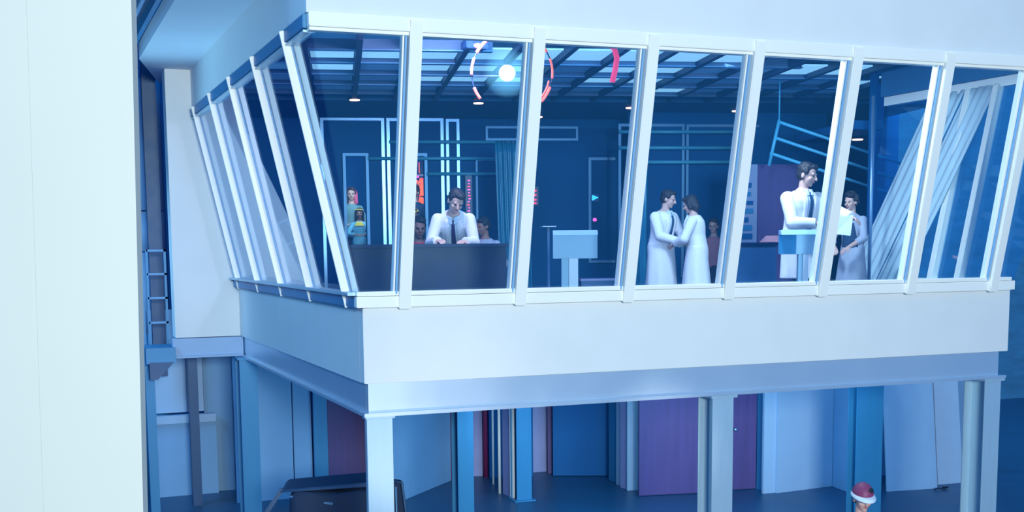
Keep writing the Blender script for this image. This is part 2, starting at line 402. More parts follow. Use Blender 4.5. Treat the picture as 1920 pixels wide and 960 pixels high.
# dark strip standing in for the shadow beside the pier
S(MB().box((-1.06, 8.6, 2.0), (-.86, 8.75, 8)).build('wall_gap', M['darksteel']), 'dark strip of wall left of the pale pier')

# overhead rails at the top left
for i, (xx, w) in enumerate(((-1.40, .05), (-1.55, .04), (-1.70, .05))):
    r = MB().box((xx-w/2, .3, 6.50), (xx+w/2, 8.3, 6.62)).build('lighting_rail', M['flat'] if i == 1 else M['bluesteel'])
    tag(r, ['dark overhead rail nearest the pale soffit', 'lighter middle rail of the three overhead at top left', 'outermost of the three overhead rails at top left'][i], 'rail', 'overhead rails beside the soffit')
S(MB().box((-3.6, .3, 6.63), (-1.30, 11.5, 6.75)).build('ceiling_stage', M['darksteel']), 'dark stage deck above the rails')

# landing with ladder rungs in the gap
p0 = at(272, 650, Y=7.6); p1 = at(318, 650, Y=7.6)
t = empty('steel_ladder', (p0.x, 7.6, 2.35), 0, 'blue steel ladder frame beside the pale pier', 'ladder')
wd = p1.x-p0.x
zz = [at(290, y, Y=7.6).z-2.35 for y in (468, 512, 557, 603, 650)]
for x_ in (0, .07, wd-.02): MB().box((x_-.012, -.02, 0), (x_+.02, .02, zz[0])).build('upright', M['bluesteel'], t)
for z_ in zz[:-1]: MB().box((.07, -.02, z_-.03), (wd, .02, z_+.0)).build('rung', M['flat'], t)
t = empty('landing_bracket', (p0.x, 7.0, 2.2), 0, 'dark blue steel landing bracket under the ladder', 'bracket')
MB().box((-.06, -.2, .16), (wd-.0, .55, .38)).build('deck', M['bluesteel'], t, bevel=.004)
MB().hexa([(-.02, -.25, -.06), (.08, -.25, -.06), (.08, -.1, -.06), (-.02, -.1, -.06)], [(-.02, -.2, .18), (.32, -.2, .18), (.32, .0, .18), (-.02, .0, .18)]).build('gusset', M['darksteel'], t)
pp = at(281, 700, Y=7.3)
tag(MB().box((pp.x-.07, 7.25, 0), (pp.x+.06, 7.37, 2.30)).build('steel_post', M['bluesteel'], bevel=.004), 'slim blue steel post carrying the landing bracket', 'post')

# ------------------------------------------------------------------ steel columns below
def hcol(name, x0, x1, y, ztop, depth, m, label, group=None):
    w = x1-x0
    t = empty(name, ((x0+x1)/2, y, 0), 0, label, 'column', group)
    MB().box((-w/2, 0, 0), (w/2, .018, ztop-.03)).build('front_flange', m, t, bevel=.003)
    MB().box((-.008, .018, 0), (.008, depth-.018, ztop-.03)).build('web', m, t)
    MB().box((-w/2, depth-.018, 0), (w/2, depth, ztop-.03)).build('back_flange', m, t, bevel=.003)
    MB().box((-w/2-.03, -.03, ztop-.03), (w/2+.03, depth+.03, ztop)).build('cap_plate', m, t, bevel=.003)
    MB().box((-w/2-.05, -.05, 0), (w/2+.05, depth+.05, .02)).build('base_plate', m, t)
    return t
zc = ZB-.036
G = 'steel columns carrying the control room'
def boxcol(name, x0, x1, y, d, ztop, m, label):
    t = empty(name, ((x0+x1)/2, y, 0), 0, label, 'column', G); w = x1-x0
    MB().box((-w/2, 0, .02), (w/2, d, ztop-.02)).build('shaft', m, t, bevel=.004)
    MB().box((-w/2-.015, -.02, ztop-.02), (w/2+.02, d+.02, ztop)).build('cap_plate', m, t)
    MB().box((-w/2-.05, -.05, 0), (w/2+.05, d+.05, .02)).build('base_plate', m, t)
boxcol('support_column', .02, .265, .03, .08, zc, M['columnsteel'], 'bright steel column under the near left corner')
hcol('support_column', 3.69, 3.94, .04, zc, .30, M['columnsteel'], 'bright steel column mid-way along the front beam', G)
hcol('support_column', 7.26, 7.49, .04, zc, .34, M['columnsteel'], 'pale blue steel column under the right end of the beam', G)
hcol('support_column', 2.06, 2.27, 3.4, zc, .25, M['bluesteel'], 'blue steel column standing well behind the first front bay', G)
hcol('support_column', 4.09, 4.34, 6.5, zc, .25, M['bluesteel'], 'farther blue column beside the thin white pipes', G)
hcol('support_column', 7.85, 8.30, 3.1, zc, .2, M['bluesteel'], 'wide dark blue column behind the person in the red helmet', G)
hcol('support_column', -.09, .16, 6.55, zc+.02, .38, M['bluesteel'], 'wide dark blue column under the far left corner', G)
pd = at(365, 800, Y=8.3)
tag(MB().box((pd.x-.07, 8.25, 0), (pd.x+.07, 8.4, 2.6)).build('steel_post', M['darksteel'], bevel=.004), 'dark narrow post in front of the left back panels', 'post')

# ------------------------------------------------------------------ set panels of the lower storey
def panel(name, a, b, z0, z1, m, label, cat='wall panel', th=.06, group=None, structure=False, seams=()):
    """upright panel from floor point a to floor point b"""
    a = Vector((a[0], a[1], 0)); b = Vector((b[0], b[1], 0)); d = b-a; L = d.length; rz = math.atan2(d.y, d.x)
    o = MB().box((0, 0, z0), (L, th, z1)).build(name, m, bevel=.004)
    o.location = a; o.rotation_euler = (0, 0, rz)
    if structure: S(o, label)
    else: tag(o, label, cat, group)
    return o
def fl(x, y): p = at(x, y, z=0); return (p.x, p.y)
H = 2.72
def lx(x, Y): return at(x, 800, Y=Y).x
panel('wall_panel', (lx(286, 9.2), 9.2), (lx(352, 9.2), 9.2), 1.35, 3.0, M['flat2'], 'pale panel left of the dark narrow post, upper one')
panel('wall_panel', (lx(286, 9.2), 9.15), (lx(405, 9.2), 9.15), 0, 1.18, M['flat'], 'blue-grey dado panel low behind the dark narrow post')
tag(MB().box((lx(286, 9.1), 9.05, 1.19), (lx(405, 9.1), 9.2, 1.32)).build('ledge', M['flat2'], bevel=.005), 'pale ledge across the left back panels', 'ledge')
panel('wall_panel', (lx(352, 9.25), 9.22), (lx(384, 9.2), 9.22), 1.35, 3.0, M['flat2'], 'narrow pale panel right of the dark narrow post')
panel('wall_panel', (lx(385, 9.25), 9.3), (lx(440, 9.2), 9.3), 0, 3.0, M['flat'], 'shaded blue panel behind the wide far left column')
t = empty('hanging_cable', (lx(382, 9.0), 9.0, 2.95), 0, 'short black cable hanging below the pier beam', 'cable')
MB().path([(0, 0, 0), (0, 0, -.2), (.01, 0, -.38)], .012).build('cord', M['black'], t, True)
MB().ell((.01, 0, -.42), (.035, .035, .045)).build('plug', M['black'], t, True)
panel('wall_panel', (lx(440, 8.2), 8.2), (lx(548, 8.2), 8.2), 0, H, M['flat'], 'broad mottled blue panel right of the far left column')
panel('wall_panel', (lx(550, 8.2), 8.2), (lx(584, 8.2), 8.2), 0, H, M['flat'], 'narrow blue panel between broad panel and door casing')
panel('wall_panel', (lx(586, 8.2), 8.12), (lx(612, 8.2), 8.12), 0, H, M['bluesteel'], 'blue door casing left of the first purple door', 'casing')
def door(name, a, b, z1, m, label, knob=None, hand=None):
    a = Vector((a[0], a[1], 0)); b = Vector((b[0], b[1], 0)); d = b-a; L = d.length
    t = empty(name, a, math.atan2(d.y, d.x), label, 'door')
    MB().box((0, 0, .01), (L, .045, z1)).build('door_leaf', m, t, bevel=.004)
    if knob is not None:
        kx = L*knob
        MB().cone((kx, -.05, 1.0), (kx, 0, 1.0), .012, .02, 12).ell((kx, -.06, 1.0), (.03, .022, .03)).build('door_knob', M['chrome'], t, True)
    if hand is not None:
        kx, kz = hand[0]*L, hand[1]
        MB().path([(kx, 0, kz), (kx, -.05, kz), (kx-.16, -.055, kz+.015)], .011).build('door_handle', M['chrome'], t, True)
    return t
door('purple_door', (lx(613, 8.2), 8.15), (lx(716, 8.2), 8.15), H, M['purple'], 'dark purple door behind the black draped cart', .92)
a = fl(738, 946); b = fl(846, 901)
panel('wall_panel', a, b, 0, H, M['flat'], 'large angled blue-grey panel right of the near corner column')
b2 = fl(858, 897)
panel('wall_panel', b, b2, 0, H, M['crimson'], 'thin dark crimson upright at the end of the angled panel', 'upright')
panel('wall_panel', fl(860, 893), fl(905, 893), 0, H, M['lilac'], 'lilac panel just right of the mid blue column')
tag(MB().cone((*fl(911, 895), 0), (*fl(911, 895), H), .04, .04, 16).build('crimson_pipe', M['crimson'], smooth=True), 'crimson pipe beside the lilac panel', 'pipe')
panel('wall_panel', fl(918, 896), fl(1000, 893), 0, H, M['navy'], 'dark backing panel behind the thin white pipes')
for x_, y_, r, lb, valves in ((925, 908, .018, 'thinner and farther of the two upright white pipes', (2.32, 2.18)), (937, 925, .024, 'brighter and nearer of the two upright white pipes', (2.12,))):
    q = fl(x_, y_)
    t = empty('white_pipe', (q[0], q[1], 0), 0, lb, 'pipe', 'upright white pipes')
    MB().cone((0, 0, 0), (0, 0, H), r, r, 12).build('tube', M['frame'], t, True)
    for v_ in valves:
        MB().cone((-.08, -.03, v_+.08), (.10, -.03, v_), .014, .014, 10).ell((-.1, -.03, v_+.1), .028).ell((.1, -.03, v_), .03).build('valve', M['chrome'], t, True)
panel('wall_panel', fl(943, 926), fl(956, 932), 0, H, M['lilac'], 'narrow lilac panel between white pipe and blue column')
panel('wall_panel', fl(956, 934), fl(963, 936), 0, H, M['frame'], 'white edge strip left of the farther blue column', 'edge strip', .03)
panel('wall_panel', fl(997, 886), fl(1026, 884), 0, H, M['lilac'], 'pale lilac panel right of the farther blue column')
panel('wall_panel', fl(1027, 888), fl(1036, 888), 0, H, M['purple'], 'thin purple upright left of the wide blue door', 'upright')
door('blue_door', fl(1037, 893), fl(1140, 893), H, M['navy'], 'wide dark blue door with a small bright handle', None, (.42, 2.02))
panel('wall_panel', fl(1141, 900), fl(1155, 906), 0, H, M['bluesteel'], 'blue casing right of the wide blue door', 'casing')
panel('wall_panel', fl(1155, 908), fl(1162, 911), 0, H, M['flat2'], 'pale edge strip right of the wide blue door', 'edge strip', .03)
panel('wall_panel', fl(1163, 914), fl(1176, 918), 0, H, M['lilac'], 'dusky strip left of the pale upright', 'edge strip', .04)
panel('wall_panel', fl(1176, 920), fl(1197, 919), 0, H, M['flat2'], 'pale upright left of the broad purple door', 'upright')
door('purple_door', fl(1198, 931), fl(1318, 925), H, M['purple'], 'broad purple door left of the mid front column', None)
door('purple_door', fl(1330, 922), fl(1417, 917), H, M['purple'], 'purple door with a small knob right of the mid front column', .52)
panel('wall_panel', fl(1418, 917), fl(1431, 921), 0, H, M['bluesteel'], 'blue casing right of the purple door with the knob', 'casing')
panel('wall_panel', fl(1431, 926), fl(1455, 924), 0, H, M['flat2'], 'narrow pale panel right of the blue casing')
panel('wall_panel', fl(1456, 925), fl(1560, 912), 0, H, M['flat2'], 'wide pale panel left of the wide dark blue column')
panel('wall_panel', fl(1560, 912), fl(1600, 927), 0, 1.95, M['flat'], 'angled lower panel beside the wide dark blue column')
panel('wall_panel', fl(1566, 905), fl(1615, 905), 1.95, H, M['flat2'], 'upper pale panel above the angled lower panel')
a, b = fl(1655, 900), fl(1712, 896)
t = empty('wall_cabinet', (a[0], a[1], 0), math.atan2(b[1]-a[1], b[0]-a[0]), 'pale wall cabinet with a black slot near the right column', 'cabinet')
MB().box((0, 0, 2.12), (.62, .2, 2.85)).build('body', M['flat2'], t, bevel=.004)
MB().box((.28, -.012, 2.22), (.34, .0, 2.62)).build('slot', M['black'], t)
MB().box((-.05, -.14, 2.0), (.95, .2, 2.11)).build('shelf', M['flat2'], t, bevel=.004)
panel('wall_panel', fl(1650, 892), fl(1850, 880), 0, 3.0, M['flat'], 'blue wall panel behind the leaning boards')
a, b = fl(1722, 899), fl(1850, 893)
g = panel('ledge', a, b, 2.22, 2.36, M['flat2'], 'pale horizontal ledge behind the leaning boards', 'ledge', .08)
def leaning(x0, y0, x1, y1, h, m, label):
    a, b = Vector((*fl(x0, y0), 0)), Vector((*fl(x1, y1), 0)); d = b-a; L = d.length
    t = MB().hexa([(0, -.0, 0), (L, 0, 0), (L, .03, 0), (0, .03, 0)], [(0, .22, h), (L-.02, .22, h), (L-.02, .25, h), (0, .25, h)]).build('leaning_board', m, bevel=.004)
    t.location = a; t.rotation_euler = (0, 0, math.atan2(d.y, d.x)); tag(t, label, 'board', 'boards leaning at the right')
leaning(1663, 922, 1758, 916, 1.82, M['board'], 'wide blue-white board leaning left of the narrower one')
leaning(1759, 909, 1806, 905, 1.86, M['board2'], 'narrower lighter board leaning beside the right column')
tag(MB().path([(0, 0, .02), (.1, .05, .03), (.2, -.02, .02), (.3, .03, .04), (.24, .1, .02)], .012).build('cable', M['black'], smooth=True), 'short black cable on the floor by the leaning boards', 'cable').location = (*fl(1752, 921), 0)

# black draped cart with articulated arm
cx = at(625, 900, d=14.4)
t = empty('equipment_cart', (cx.x, cx.y, 0), -YAW+.05, 'black cloth covered equipment cart beside the corner column', 'cart')
rnd = random.Random(4)
rings = []
for z_, ex in ((0.0, .10), (.35, .05), (.8, .02), (1.02, .0), (1.09, -.03)):
    r = []
    hw, hd = .50+ex*.6, .32+ex*.5
    for k_ in range(64):
        a_ = 2*math.pi*k_/64; c_, s_ = math.cos(a_), math.sin(a_)
        q = (abs(c_)**6+abs(s_)**6)**(-1/6)
        f_ = 1+(.05*math.sin(a_*13)+.03*math.sin(a_*7+1))*(1-z_/1.1)
        r.append((hw*q*c_*f_, hd*q*s_*f_, z_+.02*math.sin(a_*5)*(z_ > 1)))
    rings.append(r)
MB().loft(rings).build('cloth_cover', M['black'], t, True)
MB().hexa([(-.60, -.3, 1.10), (.45, -.3, 1.15), (.45, .3, 1.17), (-.60, .3, 1.12)], [(-.56, -.28, 1.13), (.45, -.28, 1.20), (.42, .3, 1.22), (-.56, .3, 1.15)]).build('tray', M['darksteel'], t, bevel=.008)
MB().bar((-.58, -.2, 1.13), (-.86, -.25, .72), .07, .05, (0, 1, 0)).build('arm', M['darksteel'], t, bevel=.01)
MB().path([(-.5, -.25, 1.05), (-.30, -.28, 1.0), (.02, -.32, .96)], .018).build('cross_tube', M['chrome_dull'], t, True)
j = MB().cone((-.93, -.30, .70), (-.80, -.30, .70), .085, .07, 20).build('lamp_head', M['darksteel'], t, True)
MB().ell((-.96, -.30, .70), (.035, .07, .07)).build('lens', M['chrome'], j, True)
MB().path([(-.86, -.3, .63), (-.9, -.3, .4), (-.84, -.3, .0)], .02).build('stand', M['darksteel'], t, True)
cx2 = at(748, 930, d=14.4)
t = empty('folded_stand', (cx2.x, cx2.y, 0), -YAW, 'black folded stand leaning right of the corner column', 'stand')
MB().hexa([(-.12, 0, 0), (.16, 0, 0), (.16, .2, 0), (-.12, .2, 0)], [(-.12, 0, 1.16), (.02, 0, 1.14), (.02, .2, 1.14), (-.12, .2, 1.16)]).build('cloth_cover', M['black'], t, bevel=.01)
MB().path([(-.13, -.02, 1.17), (.04, -.02, 1.15), (.10, -.02, .6), (.17, -.02, 0)], .018).build('frame_tube', M['darksteel'], t, True)
MB().path([(-.03, -.025, 0), (-.03, -.025, 1.1)], .012).build('centre_tube', M['chrome_dull'], t, True)

# ------------------------------------------------------------------ inside: back wall (turned with the room)
VB = 22.0
RZ = -ROOMA
def ubox(mb, u0, u1, v0, v1, z0, z1):
    P = [uv(u0, v0), uv(u1, v0), uv(u1, v1), uv(u0, v1)]
    return mb.hexa([(p.x, p.y, z0) for p in P], [(p.x, p.y, z1) for p in P])
U = lambda x: uz(x, 400, VB)[0]
Zv = lambda x, y: uz(x, y, VB)[1]
ops = [(U(647), U(686), Zv(665, 292)), (U(757), U(796), Zv(775, 292))]
wb = MB(); u = U(470)
for a, b, zt_ in ops:
    ubox(wb, u, a, VB, VB+.15, ZF, 6.46); ubox(wb, a, b, VB, VB+.15, zt_, 6.46); u = b
ubox(wb, u, U(1700)-.2, VB, VB+.15, ZF, 6.46)
S(wb.build('wall_back', M['navy']), 'navy back wall of the control room with two doorways')
S(ubox(MB(), U(560), U(900), 26.3, 26.4, ZF, 6.46).build('wall_corridor', mat('dark_green_backdrop', (.015, .05, .07), .8, noise=.4, nscale=2)), 'dark greenish backdrop behind the doorways')
S(ubox(MB(), U(560), U(900), VB+.15, 26.3, PB+.05, ZF).build('floor_corridor', M['roomfloor']), 'corridor floor behind the doorways')
S(ubox(MB(), U(560), U(900), 22.5, 24.5, ZF, ZF+.22).build('trim_step', M['roomfloor']), 'low step behind the doorways')
# right wall of the room
a_, b_ = at(1625, 400, Y=3.05), at(1648, 400, v=22.1)
S(MB().prism([(a_.x, a_.y), (a_.x+.12, a_.y), (b_.x+.15, b_.y), (b_.x, b_.y)], ZF, 6.46).build('wall_room_right', M['navy']), 'navy right wall of the control room')
S(MB().prism([(pl.x-1.0, pl.y-.2), (pl.x-.9, pl.y-.2), (.1, D+.3), (0, D+.3)], ZF, 6.46).build('wall_room_left', M['navy']), 'navy left wall of the control room')

def rect_frame(name, x0, x1, y0, y1, v, label, w=.035, m=None, sides='LRTB', group=None, hi=None):
    u0, z1 = uz(x0, y0, v); u1, z0 = uz(x1, y1 if y1 else y0, v)
    if y1 is None: z0 = ZF
    t = empty(name, uv(u0, v, z0), RZ, label, 'trim', group)
    L = u1-u0; Hh = z1-z0; m = m or M['chrome_dull']
    if 'L' in sides: MB().box((-w/2, -.05, 0), (w/2, 0, Hh)).build('left_strip', m, t, bevel=.004)
    if 'R' in sides: MB().box((L-w/2, -.05, 0), (L+w/2, 0, Hh)).build('right_strip', m, t, bevel=.004)
    if 'T' in sides: MB().box((-w/2, -.052, Hh-w/2), (L+w/2, 0, Hh+w/2)).build('top_strip', m, t, bevel=.004)
    if 'B' in sides: MB().box((-w/2, -.052, -w/2), (L+w/2, 0, w/2)).build('bottom_strip', m, t, bevel=.004)
    return t
GF = 'steel trim frames on the back wall'
rect_frame('trim_frame', 603, 717, 223, None, VB-.01, 'tall steel trim frame around the leftmost doorway', .055, M['chrome'], 'LRT', GF)
rect_frame('trim_frame', 727, 828, 224, None, VB-.01, 'tall steel trim frame around the second doorway', .055, M['chrome'], 'LRT', GF)
rect_frame('trim_frame', 838, 860, 226, 366, VB-.01, 'narrow tall steel frame right of the second doorway', .05, M['chrome'], 'LRT', GF)
rect_frame('door_casing', 645, 688, 290, None, VB-.06, 'steel casing of the left doorway with the pink-scarved woman', .05, M['chrome_dull'], 'LRT', GF)
rect_frame('door_casing', 755, 798, 290, None, VB-.06, 'steel casing of the doorway with the orange lights', .05, M['chrome_dull'], 'LRT', GF)
rect_frame('sign_frame', 912, 1081, 239, 262, VB-.02, 'long low blank sign frame in steel, high on the back wall', .04, M['chrome_dull'], 'LRTB', GF)
rect_frame('trim_frame', 893, 936, 300, None, VB-.02, 'steel frame right of the desk man, below the sign frame', .035, M['chrome_dull'], 'LT', GF)
rect_frame('trim_frame', 1105, 1150, 298, 490, VB-.02, 'steel frame behind the pale box lectern', .05, M['chrome_dull'], 'LTB', GF)
rect_frame('trim_frame', 1161, 1278, 235, 520, VB-1.2, 'wide steel frame left of the couple in coats', .045, M['chrome_dull'], 'LRT', GF)
rect_frame('trim_frame', 1288, 1420, 236, None, VB-1.2, 'wide steel frame behind and right of the couple', .045, M['chrome_dull'], 'LT', GF)
rect_frame('trim_frame', 1216, 1252, 298, 372, VB-1.1, 'small door frame behind the coated man of the couple', .05, M['chrome_dull'], 'RT', GF)
rect_frame('trim_frame', 1318, 1346, 304, None, VB-1.1, 'small door frame right of the coated woman', .05, M['chrome_dull'], 'RT', GF)
S(ubox(MB(), U(1150), U(1500), VB-1.18, VB-1.05, ZF, 6.46).build('wall_alcove', M['navy']), 'navy wall behind the couple')

# railing reflections in the glass, modelled as cyan tubes across the back
for i, (x0, x1, yy, lb) in enumerate(((730, 960, 266, 'highest cyan wall rail left of the sign'), (690, 970, 297, 'middle cyan wall rail at doorway height'), (800, 960, 326, 'lowest cyan wall rail, above the desk man'),
        (1160, 1400, 247, 'highest cyan rail behind the couple'), (1160, 1400, 277, 'middle cyan rail behind the couple'), (1190, 1390, 304, 'lowest and brightest cyan rail behind the couple'))):
    v_ = VB-.12 if x1 < 1000 else VB-1.32
    a = uz(x0, yy, v_); b = uz(x1, yy, v_)
    t = empty('wall_rail', uv(a[0], v_, a[1]), RZ, lb, 'rail', 'cyan rails on the back wall')
    MB().cone((0, 0, 0), (b[0]-a[0], 0, 0), .03, .03, 12).build('tube', M['cyanrail'], t, True)
    for q in (.1, .9): MB().cone(((b[0]-a[0])*q, 0, 0), ((b[0]-a[0])*q, .12, 0), .015, .015, 8).build('bracket', M['cyanrail'], t, True)
# reflection of a sloping railing, modelled as three bars at the upper right
v_ = 17.0
a = uz(1461, 228, v_); b = uz(1705, 312, v_)
t = empty('sloping_handrail', uv(a[0], v_, a[1]), RZ, 'sloping cyan three-bar handrail in the upper right panes', 'rail')
du, dz = b[0]-a[0], b[1]-a[1]
for k_ in (0, -.22, -.44): MB().cone((-.02+k_*.25, 0, k_), (du+k_*.25, 0, dz+k_), .022, .022, 12).build('bar', M['cyanrail'], t, True)
for q in (0, .5, 1): MB().cone((du*q, 0, dz*q+(.0 if q else .02)), (du*q-.14, 0, dz*q-.62), .024, .024, 12).build('upright', M['cyanrail'], t, True)
MB().cone((du*.5, 0, dz*.5), (du*.5, 0, 6.46-a[1]), .012, .012, 8).build('hanger', M['cyanrail'], t, True)
MB().cone((0, 0, 0), (0, 0, 6.46-a[1]), .012, .012, 8).build('hanger', M['cyanrail'], t, True)

# ribbed curtains
def drape(name, top0, top1, bot0, bot1, amp, n, m, label, cat='curtain', th=.012):
    t0, t1, b0, b1 = map(Vector, (top0, top1, bot0, bot1)); nx = n*10; nz = 14
    nrm = (t1-t0).cross(b0-t0).normalized(); A = []; B = []
    for j_ in range(nz+1):
        s = j_/nz
        for i in range(nx+1):
            q = i/nx; p = (t0.lerp(t1, q)).lerp(b0.lerp(b1, q), s)
            w = amp*math.sin(2*math.pi*n*q+.5*math.sin(3*s))+amp*.4*math.sin(2*math.pi*n*.37*q+2*s)
            A.append(p+nrm*w); B.append(p+nrm*(w+th))
    mb = MB(); N = len(A); vs = A+B; fs = []
    for j_ in range(nz):
        for i in range(nx):
            a = j_*(nx+1)+i; fs += [(a, a+1, a+nx+2, a+nx+1), (N+a, N+a+nx+1, N+a+nx+2, N+a+1)]
    for j_ in range(nz):
        a = j_*(nx+1); fs += [(a, a+nx+1, N+a+nx+1, N+a)]; a += nx; fs += [(a, N+a, N+a+nx+1, a+nx+1)]
    for i in range(nx):
        fs += [(i, N+i, N+i+1, i+1)]; a = nz*(nx+1)+i; fs += [(a, a+1, N+a+1, N+a)]
    return tag(mb.add(vs, fs).build(name, m, smooth=True), label, cat)
v_ = 19.0
def pv(x, y, v): return at(x, y, v=v)
drape('pleated_curtain', pv(928, 264, v_), pv(990, 264, v_), Vector((*pv(940, 556, v_)[:2], ZF+.01)), Vector((*pv(1000, 556, v_)[:2], ZF+.01)), .035, 7, M['cyanglass'], 'cyan pleated curtain hanging below the long sign frame')
drape('pleated_curtain', pv(1180, 240, 17.5), pv(1216, 240, 17.5), Vector((*pv(1166, 540, 17.5)[:2], ZF+.01)), Vector((*pv(1213, 540, 17.5)[:2], ZF+.01)), .02, 3, M['cyanglass'], 'cyan pleated curtain left of the couple in coats')
drape('window_drape', (8.02, 1.98, 5.80), (8.00, 1.36, 5.80), (7.36, 2.86, 3.30), (7.36, 2.27, 3.30), .012, 4, M['drape'], 'pale slanting drape right of the dark-haired woman')
drape('window_drape', (8.00, 1.32, 5.80), (7.99, .80, 5.80), (7.36, 2.26, 3.30), (7.36, 1.72, 3.30), .012, 4, M['drape'], 'pale slanting drape nearer the right corner windows')
pq = at(1635, 300, Y=2.6)
tag(MB().cone((at(1635, 300, d=15.6).x, at(1635, 300, d=15.6).y, ZF), (at(1635, 300, d=15.6).x, at(1635, 300, d=15.6).y, at(1635, 180, d=15.6).z), .022, .022, 12).build('steel_pole', M['chrome'], smooth=True), 'thin bright upright pole behind the dark-haired woman', 'pole')

# ------------------------------------------------------------------ ceiling grid
root = empty('ceiling_grid', uv(0, 13.4, 6.22), RZ, 'louvered ceiling grid of boards and dark runners', 'ceiling grid')
def UU(x, v): return uz(x, 150, v)[0]
u0, u1 = -2.2, 8.2
RR = uz(1640, 400, VB)[0]/VB
def ulim(v): return (2.50-v*.237)/.9716, (min((10.75-v*.237)/.9716, (v*.9716-13.75)/.237) if v < 16.2 else v*RR-.12)
VR = [14.6+i*1.02 for i in range(5)]
for i, vv in enumerate(VR):
    ua, ub = ulim(vv); MB().box((ua, vv-13.4-.02, .0), (ub, vv-13.4+.02, .12)).build('cross_board', M['grille'], root)
    MB().box((ua, vv-13.4-.06, -.012), (ub, vv-13.4+.06, .0)).build('cross_flange', M['chrome_dull'] if i < 4 else M['grille'], root)
n = 0; uu = u0
while uu < u1+.01:
    va = max(13.8, (2.50-uu*.9716)/.237); vb = 19.3
    if uu > 19.2*RR-.15: vb = min(16.2, (10.7-uu*.9716)/.237)
    elif uu > 14*RR: va = 13.8
    if vb-va > .3: MB().box((uu-.035, va-13.4, -.02), (uu+.035, vb-13.4, .10)).build('runner', M['louverdark'], root)
    uu += .62
# diffusers
rr = random.Random(7)
proto = None
for r_ in range(4):
    for c_ in range(18):
        uc = u0+.62*c_+.31
        x_px = 0
        bright = (r_ in (0, 1, 2) and 0.2 < uc < 4.6 and rr.random() < .75) or rr.random() < .12
        if uc < -1.6 and r_ < 3: continue
        if uc > ulim(VR[r_]+1.0)[1]-.4 or uc < ulim(VR[r_])[0]+.35: continue
        vv = VR[r_]+.51
        if proto is None:
            proto = MB().box((-.26, -.40, 0), (.26, .40, .02)).build('ceiling_panel', M['lightpanel'], bevel=.004); o = proto
        else:
            o = proto.copy(); col.objects.link(o)
        o.location = uv(uc, vv, 6.262); o.rotation_euler = (0, 0, RZ)
        if not bright:
            if 'dimp' not in globals():
                dimp = proto.data.copy(); dimp.materials.clear(); dimp.materials.append(M['dimpanel'])
            o.data = dimp
        rows = ['front', 'second', 'third', 'rear']
        tag(o, ('glowing' if bright else 'dim')+' diffuser panel in the '+rows[r_]+' row of the ceiling grid', 'ceiling panel', 'diffuser panels in the ceiling grid')
# lower ceiling band behind the grid
S(ubox(MB(), -2.0, VB*RR-.1, 19.35, VB, 6.20, 6.44).build('ceiling_lower', M['ceil']), 'lower blue ceiling band behind the grid')
S(ubox(MB(), uz(1565, 250, 18)[0], 15.8*RR-.1, 16.3, 18.5, 5.50, 5.62).build('ceiling_dropped', M['navy']), 'dropped dark soffit at the right of the room')
def downlight(x, y, z, label):
    p = at(x, y, z=z)
    t = empty('downlight', (p.x, p.y, z), 0, label, 'ceiling light', 'small warm downlights')
    MB().cone((0, 0, -.015), (0, 0, .03), .10, .10, 24).build('trim_ring', M['louverdark'], t, True)
    MB().cone((0, 0, -.03), (0, 0, -.012), .075, .08, 24).build('lens', M['warmlamp'], t, True)
downlight(665, 185, 6.215, 'warm downlight above the leftmost doorway')
downlight(897, 191, 6.20, 'warm downlight just below the coral neon ring')
downlight(1008, 217, 6.0, 'lowest warm downlight right of the neon ring, on a drop pod')
downlight(1182, 200, 6.20, 'warm downlight left of the fourth front mullion')
downlight(1381, 206, 6.20, 'warm downlight near the fifth front mullion')
downlight(1608, 259, 5.48, 'warm downlight on the dropped soffit at right')
p = at(1008, 217, z=6.0)
tag(MB().cone((p.x, p.y, 6.03), (p.x, p.y, 6.2), .11, .11, 20).build('drop_pod', M['louverdark'], smooth=True), 'small dark pod holding the lowest downlight', 'fixture')
p = at(888, 84, d=14)
t = empty('track_spotlight', (p.x, p.y, 6.22), 0, 'small dark spotlight box with a red glow on the ceiling grid', 'spotlight')
MB().box((-.12, -.1, -.09), (.14, .1, .0)).build('housing', M['louverdark'], t, bevel=.01)
MB().ell((.02, -.09, -.06), (.06, .03, .028)).build('lens', M['coral'], t, True)

# ring of light reflected in the glass, modelled as a hanging glowing fixture
d_ = 13.0
pc_ = at(960, 137, d=d_)
t = empty('ring_lamp', pc_, -YAW, 'round white spotlight inside a broken coral neon ring under the ceiling', 'lamp')
sc = d_/FPX
def arc(r, a0, a1, th, m, name='neon_arc', par=None, c=(0, 0)):
    pts = []
    for k_ in range(13):
        a = math.radians(a0+(a1-a0)*k_/12); pts.append((c[0]+r*math.cos(a), 0, c[1]+r*math.sin(a)))
    return MB().path(pts, th, 10).build(name, m, par or t, True)
R_ = 74*sc
for a0, a1, w in ((98, 60, .016), (125, 103, .014), (150, 128, .017), (182, 158, .015), (218, 200, .016), (58, 30, .013), (20, -8, .012), (-20, -44, .015)):
    arc(R_, a0, a1, w, M['coral'])
arc(R_*.93, -12, -46, .010, M['coral'])
MB().path([(R_*math.cos(math.radians(-48+a*6.8)), .02, R_*math.sin(math.radians(-48+a*6.8))) for a in range(40)], .007, 8).build('ring_frame', M['louverdark'], t, True)
MB().ell((-.05, 0, .0), (.085, .05, .085)).build('bulb', M['bulb'], t, True)
ml = bpy.data.materials.new('frosted_bowl'); ml.use_nodes = True; nt = ml.node_tree; nt.nodes.clear()
o_ = nt.nodes.new('ShaderNodeOutputMaterial'); mx = nt.nodes.new('ShaderNodeAddShader'); trn = nt.nodes.new('ShaderNodeBsdfTransparent'); em = nt.nodes.new('ShaderNodeEmission')
em.inputs[0].default_value = (.25, .7, 1, 1); em.inputs[1].default_value = .55
lw = nt.nodes.new('ShaderNodeLayerWeight'); lw.inputs[0].default_value = .5
